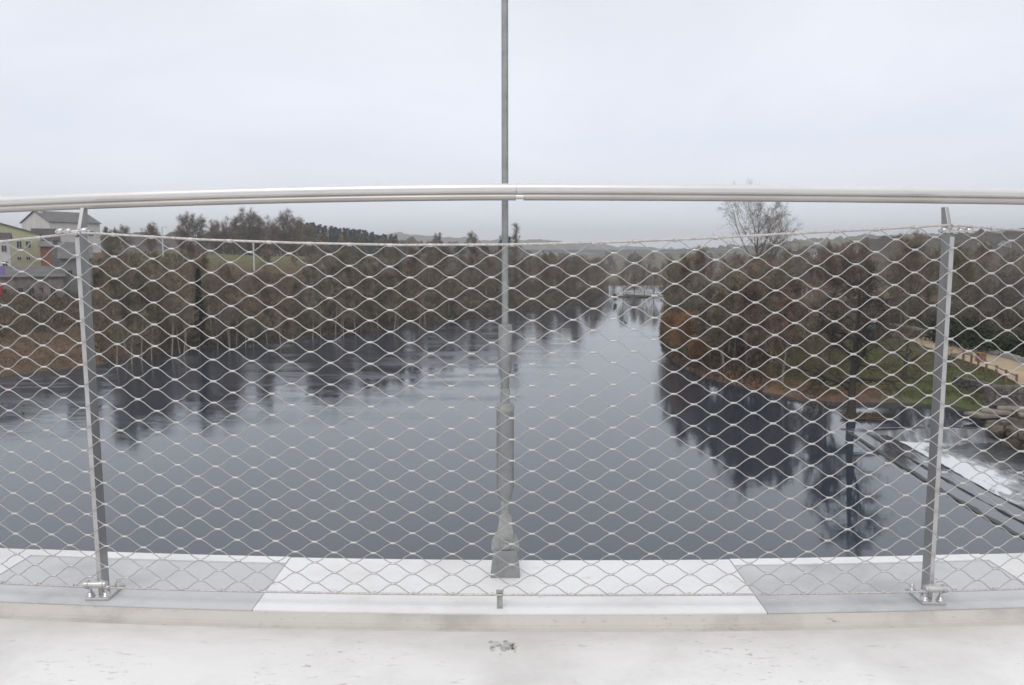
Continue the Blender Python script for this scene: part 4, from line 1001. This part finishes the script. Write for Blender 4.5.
# posts
def make_post(sgn=1):
    """origin at the centre of the foot, bar leans slightly; sgn mirrors"""
    root = empty('railing_post', (0, 0, 0)); tag(root, '', 'post')
    T = .0105; f0, f1 = -.026, .018; topz = 1.115; kz = 1.032
    # bar profile in (y,z): leans outward, tapers to the rail at the top
    ln = .024
    def yy(f, z): return f + ln * z / 1.1
    prof = [(yy(f0, 0), .008), (yy(f0, kz), kz), (yy(f1 - .010, topz), topz), (yy(f1 + .010, topz), topz), (yy(f1, kz), kz), (yy(f1, 0), .008)]
    vs = [(-T / 2, a_, b_) for a_, b_ in prof] + [(T / 2, a_, b_) for a_, b_ in prof]; n = 6
    fs = [tuple(range(n - 1, -1, -1)), tuple(range(n, 2 * n))] + [(k, (k + 1) % n, n + (k + 1) % n, n + k) for k in range(n)]
    MB().add(vs, fs).build('bar', M['steel_dark'], root, .0012)
    MB().add([(-T / 2 - .0008, yy(f0, .04) - .0022, .04), (T / 2 + .0008, yy(f0, .04) - .0022, .04), (T / 2 + .0008, yy(f0, kz) - .0022, kz), (-T / 2 - .0008, yy(f0, kz) - .0022, kz), (T / 2 + .0008, yy(f0, .04) - .0005, .04), (T / 2 + .0008, yy(f0, kz) - .0005, kz), (-T / 2 - .0008, yy(f0, .04) - .0005, .04), (-T / 2 - .0008, yy(f0, kz) - .0005, kz)],
             [(0, 1, 2, 3), (1, 4, 5, 2), (6, 0, 3, 7)]).build('lit_front_edge', M['steel'], root)  # sky light on the bar's front face, painted as a lighter steel strip
    MB().box((0, .0, .004), (.068, .098, .009)).build('base_plate', M['steel'], root, .002)
    for bx, by in ((-.022, -.036), (.022, -.036), (-.022, .036), (.022, .036)):
        MB().lathe((bx, by), [(.0115, .009), (.0115, .0115), (.0085, .0118), (.0085, .02), (.0045, .0202), (.0045, .029), (.003, .0305)], 12).build('bolt', M['steel'], root)
    # lower cable clamp
    MB().tube([(-.032, -.045, .047), (.03, -.045, .047)], .0105, 12).tube([(-.026, -.045, .047), (-.020, -.045, .047)], .0135, 6).tube([(.016, -.045, .047), (.022, -.045, .047)], .0135, 6).tube([(0, -.045, .047), (0, -.015, .045)], .007, 8).build('lower_clamp', M['steel'], root)
    # upper clamp: three fittings on a cross bolt
    cb = MB(); zc_ = 1.047; yc = yy(f0, zc_) - .006
    cb.tube([(-.055, yc, zc_), (.04, yc, zc_)], .0045, 8)
    for a_, b_, q in ((-.05, -.036, .0085), (-.028, -.014, .0075), (.012, .032, .0085)): cb.tube([(a_ - .002, yc, zc_), (a_, yc, zc_), (b_, yc, zc_ + .003), (b_ + .002, yc, zc_ + .003)], [q * .6, q, q, q * .6], 12)
    cb.build('upper_clamp', M['steel'], root)
    return root
px_l, px_r = -1.188, 1.193
def place_post(o, x, lab, flip=False):
    o.location = (x, 2.150 + ec(x) - ec(1.18) + .010, ZK + cz(x)); o['label'] = lab; o['group'] = 'railing posts'
    o.rotation_euler = (0, R(.65) if flip else R(-1.0), 0)
    if flip: o.scale = (-1, 1, 1)
    return o
lpost = place_post(make_post(), px_l, 'flat steel railing post with bolted foot at the left side of the photo')
rpost = dup(lpost, (0, 0, 0), 0, 1); place_post(rpost, px_r, 'flat steel railing post with bolted foot at the right side of the photo', True)

# net panels
def net_panel(x0, x1, topf, label, sag=0):
    root = empty('safety_net', (x0, 2.13, ZK)); tag(root, label, 'net', 'wire net panels of the railing')
    O = Vector((x0, 2.13, ZK))
    def edge_y(x, v): return 2.108 + ec(x) - .055 * 0 + .03 * (1 - v) + .0
    def bot(x): return Vector((x, 2.112 + ec(x) - ec(1.18) + .030 * 0, ZK + cz(x) + .040 - sagb(x)))
    def sagb(x):
        t = (x - x0) / (x1 - x0); return -.002 * math.sin(math.pi * min(1, max(0, t)))
    def top(x):
        t = (x - x0) / (x1 - x0); Yt = 2.145 + ec(x) - ec(1.18)
        return Vector((x, Yt, zpy(topf(512 + F * x / (Yt * cP)), Yt)))
    NX = .1095
    NR = 16.5
    dphase = {True: 0}
    wires = MB()
    U0 = x0; U1 = x1
    step = NX / 12
    def P(x, v, off=0):
        b = bot(x); t = top(x); v_ = min(1, max(0, v)); q = b.lerp(t, v_)
        bulge = .012 * math.sin(math.pi * v_) * math.sin(math.pi * (x - x0) / (x1 - x0))
        return Vector((q.x, q.y - bulge + off, q.z)) - O
    NW = int(2 * NR)
    rows = NW
    rj = random.Random(int(x0 * 100)); px_j = [rj.uniform(-.002, .002) for _ in range(rows + 2)]
    for j in range(rows):
        # wave j oscillates between knot row j and j+1
        pts = []; x = U0; k = 0
        ph = 0 if j % 2 == 0 else math.pi
        while x <= U1 + 1e-6 or k == 0:
            if x > U1 - step * .5: x = U1; k = 1
            a_ = math.cos(2 * math.pi * x / NX + ph)
            a_ = math.copysign(abs(a_) ** .92, a_)
            vv = (j + .5 + .475 * a_ * (1.0)) / rows
            jit = px_j[j] * math.sin(x * 9 + j) / 1.0
            pts.append(P(x, vv + jit * .6, -.0016 if a_ > 0 else .0)); x += step
        wires.tube(pts, .00138, 5, caps=False)
    for j in range(1, rows):
        # knots between wave j-1 (top) and wave j (bottom)
        ph = 0 if j % 2 == 0 else math.pi      # wave j is at its low point where cos = -1
        kx = math.floor(U0 / NX) * NX + (0 if ph == math.pi else NX / 2)
        while kx < U1:
            if kx > U0 + .005:
                c = P(kx, j / rows, -.0012); wires.tube([c + Vector((-.0085, 0, 0)), c + Vector((-.006, 0, 0)), c + Vector((.006, 0, 0)), c + Vector((.0085, 0, 0))], [.0016, .0028, .0028, .0016], 6, mi=1, flat=1.0)
            kx += NX
    wires.build('mesh', [M['wire'], M['ferrule']], root)
    n = 60
    tc = [P(x, 1) for x in np.linspace(x0 + .002, x1 - .002, n)]; bc = [P(x, 0) for x in np.linspace(x0 + .002, x1 - .002, n)]
    a_ = MB().tube(tc, .0036, 8); kx = math.floor(U0 / NX) * NX + NX / 2 * (0 if (rows - 1) % 2 == 0 else 1)
    while kx < U1:
        if kx > U0 + .01:
            c = P(kx, 1); a_.tube([c + Vector((-.006, 0, -.001)), c + Vector((.006, 0, -.001))], .0055, 8)
        kx += NX
    a_.build('top_cable', M['cable'], root)
    a_ = MB().tube(bc, .0030, 8); kx = math.floor(U0 / NX) * NX + NX / 2
    while kx < U1:
        if kx > U0 + .01:
            c = P(kx, 0); a_.tube([c + Vector((-.005, 0, .002)), c + Vector((.005, 0, .002))], .0045, 8)
        kx += NX
    a_.build('bottom_cable', M['cable'], root)
    return root
def t_mid(px):
    if px < 512: return float(np.interp(px, [90, 200, 300, 400, 512], [233, 239.5, 243, 245, 244.5]))
    return float(np.interp(px, [512, 600, 700, 800, 880, 945], [244.5, 242.5, 238.5, 233, 229, 225]))
net_panel(px_l, px_r, t_mid, 'wire net panel filling the wide middle bay between the two posts')
net_panel(px_l - 2.36, px_l, lambda px: 233 + (0 if px > 80 else min(12, (80 - px) * .11)), 'wire net panel left of the left post')
net_panel(px_r, px_r + 2.36, lambda px: 225 + min(12, max(0, px - 950) * .075), 'wire net panel right of the right post')
# peg holding the bottom cable
x = -.034; zt_ = ZK + .052
o = MB().box((x, 2.118 + ec(0) - ec(1.18), ZK + .024), (.016, .006, .056)).box((x, 2.118 - ec(1.18) - .002, ZK + .05), (.02, .014, .006)).build('cable_peg', M['galv_light'], bevel=.001)
tag(o, 'short flat steel peg holding the net bottom cable at mid span', 'peg')

# hanger
HX, HY = -.0205, 2.315
def hzp(py): return atY(512, py, HY)[2]
hg = empty('hanger', (HX, HY, ZK)); tag(hg, 'grey vertical hanger rod with turnbuckle and fork bolted to the kerb', 'hanger')
def L(prof, name, m, sm=True, n=20): MB().lathe((0, 0), [(r_ / F * 2.38, hzp(py) - ZK) for r_, py in prof], n, 0, sm).build(name, m, hg)
MB().lathe((0, 0), [(.0098, hzp(330) - ZK), (.0098, 8.0)], 16).build('rod', M['rod'], hg)
L([(3.8, 391), (3.9, 377), (5.6, 373), (6.4, 370), (6.6, 326), (5.6, 324.5), (3.6, 324)], 'upper_terminal', M['galv'])
L([(4.6, 408), (4.6, 388)], 'threaded_neck', M['galv_light'])
L([(4.5, 500), (6.2, 498), (7.4, 491), (8.6, 488), (8.6, 411), (8.0, 406), (7.8, 403), (5, 402.5)], 'turnbuckle', M['galv'])
L([(8.9, 411), (9.1, 410), (9.1, 406), (8.9, 405)], 'collar', M['galv_light'])
L([(4.8, 520), (4.8, 497)], 'threaded_neck', M['galv_light'])
# fork head, pin and base
zA, zB = hzp(547) - ZK, hzp(512) - ZK
def block(prof, ty, name, m, y0=0.0, bevel=.002):   # prof: (halfwidth px, py)
    vs = []; 
    for s_ in (-1, 1):
        for hw, py in prof: vs.append((-hw / F * 2.4, y0 + s_ * ty / 2, hzp(py) - ZK))
        for hw, py in reversed(prof): vs.append((hw / F * 2.4, y0 + s_ * ty / 2, hzp(py) - ZK))
    n = len(prof) * 2; fs = [tuple(range(n - 1, -1, -1)), tuple(range(n, 2 * n))] + [(k, (k + 1) % n, n + (k + 1) % n, n + k) for k in range(n)]
    return MB().add(vs, fs).build(name, m, hg, bevel)
block([(4.6, 513), (6.4, 517), (6.6, 524), (8.2, 531), (9.2, 541), (8.6, 553)], .030, 'fork_head', M['galv_light'], 0, .004)
def zz(py): return hzp(py) - ZK
MB().tube([(0, -.0135, zz(545)), (0, .0135, zz(545))], .0425, 32).build('eye_plate', M['galv_light'], hg, .003)
MB().tube([(0, -.0155, zz(543)), (0, -.021, zz(543))], .015, 20).tube([(0, -.021, zz(543)), (0, -.025, zz(543))], .008, 6).build('pin', M['galv_light'], hg, .0012)
block([(11.5, 548), (12.6, 556), (14.6, 572.5), (14.8, 576)], .055, 'base_block', M['galv'], 0, .002)
for i in range(3): pass

# ------------------------------------------------------------------ haze
HZ = MB().box((0, 1900, 60), (7400, 5000, 240)).mesh('haze', None) if False else None
m = bpy.data.materials.new('haze'); m.use_nodes = True; nt = m.node_tree; nt.nodes.clear()
out = nt.nodes.new('ShaderNodeOutputMaterial'); pv = nt.nodes.new('ShaderNodeVolumePrincipled')
pv.inputs['Color'].default_value = (.94, .96, .99, 1); pv.inputs['Density'].default_value = .00042; pv.inputs['Anisotropy'].default_value = .2
nt.links.new(pv.outputs['Volume'], out.inputs['Volume'])
o = MB().box((0, 1800, 73), (7000, 4800, 166)).build('haze', m); o['kind'] = 'stuff'; o['label'] = 'thin grey winter haze hanging over the valley'; o['category'] = 'haze'

# ------------------------------------------------------------------ world, sun, camera
w = bpy.data.worlds.new('World'); sc.world = w; w.use_nodes = True; nt = w.node_tree; nt.nodes.clear()
SE, SR = R(52), R(200)
skyn = nt.nodes.new('ShaderNodeTexSky'); skyn.sky_type = 'NISHITA'; skyn.sun_disc = False; skyn.sun_elevation = SE; skyn.sun_rotation = SR
skyn.air_density = 1.0; skyn.dust_density = 3
tc = nt.nodes.new('ShaderNodeTexCoord'); mp = nt.nodes.new('ShaderNodeMapping'); mp.inputs['Scale'].default_value = (1, 1, 2.6)
nt.links.new(tc.outputs['Generated'], mp.inputs['Vector'])
no = nt.nodes.new('ShaderNodeTexNoise'); no.inputs['Scale'].default_value = 1.7; no.inputs['Detail'].default_value = 6; no.inputs['Roughness'].default_value = .55; no.inputs['Distortion'].default_value = .4
nt.links.new(mp.outputs['Vector'], no.inputs['Vector'])
cr = nt.nodes.new('ShaderNodeValToRGB'); cr.color_ramp.elements[0].position = .3; cr.color_ramp.elements[0].color = (7.9, 8.2, 8.85, 1); cr.color_ramp.elements[1].position = .7; cr.color_ramp.elements[1].color = (9.6, 9.75, 10.2, 1)
nt.links.new(no.outputs['Fac'], cr.inputs['Fac'])
# cloud deck brighter overhead, as an overcast sky is
sep = nt.nodes.new('ShaderNodeSeparateXYZ'); nt.links.new(tc.outputs['Generated'], sep.inputs[0])
zr = nt.nodes.new('ShaderNodeValToRGB'); e = zr.color_ramp.elements; e[0].position = 0.0; e[0].color = (1.30, 1.30, 1.31, 1); e[1].position = .32; e[1].color = (.93, .93, .94, 1)
e2 = zr.color_ramp.elements.new(.14); e2.color = (.99, 1.02, 1.07, 1); e3 = zr.color_ramp.elements.new(.8); e3.color = (1.0, .985, .96, 1)
nt.links.new(sep.outputs['Z'], zr.inputs['Fac'])
mu = nt.nodes.new('ShaderNodeMixRGB'); mu.blend_type = 'MULTIPLY'; mu.inputs['Fac'].default_value = 1
nt.links.new(cr.outputs['Color'], mu.inputs['Color1']); nt.links.new(zr.outputs['Color'], mu.inputs['Color2'])
mix = nt.nodes.new('ShaderNodeMixRGB'); mix.inputs['Fac'].default_value = .9; nt.links.new(skyn.outputs['Color'], mix.inputs['Color1']); nt.links.new(mu.outputs['Color'], mix.inputs['Color2'])
bg = nt.nodes.new('ShaderNodeBackground'); bg.inputs['Strength'].default_value = .1; nt.links.new(mix.outputs['Color'], bg.inputs['Color'])
wo = nt.nodes.new('ShaderNodeOutputWorld'); nt.links.new(bg.outputs['Background'], wo.inputs['Surface'])
sd = bpy.data.lights.new('sun', 'SUN'); sd.energy = .95; sd.angle = R(25); sd.color = (1, .95, .88)
so = bpy.data.objects.new('sun', sd); COL.objects.link(so)
az = SR; dirv = Vector((math.sin(az) * math.cos(SE), math.cos(az) * math.cos(SE), math.sin(SE)))
so.rotation_euler = dirv.to_track_quat('Z', 'Y').to_euler(); so.location = (0, -5, 40)
cam = bpy.data.cameras.new('camera'); co = bpy.data.objects.new('camera', cam); COL.objects.link(co); sc.camera = co
cam.sensor_width = 23.6; cam.lens = 23.6 * F / 1024; cam.clip_start = .05; cam.clip_end = 12000
co.location = (0, 0, ZC); co.rotation_euler = (R(90) - PITCH, 0, 0)
cam.dof.use_dof = True; cam.dof.focus_distance = 2.4; cam.dof.aperture_fstop = 6.3
sc.view_settings.view_transform = 'Standard'; sc.view_settings.look = 'None'; sc.view_settings.exposure = .18; sc.view_settings.gamma = 1
sc.render.engine = 'CYCLES'; sc.cycles.max_bounces = 6; sc.cycles.volume_bounces = 0; sc.cycles.diffuse_bounces = 3; sc.cycles.use_denoising = True
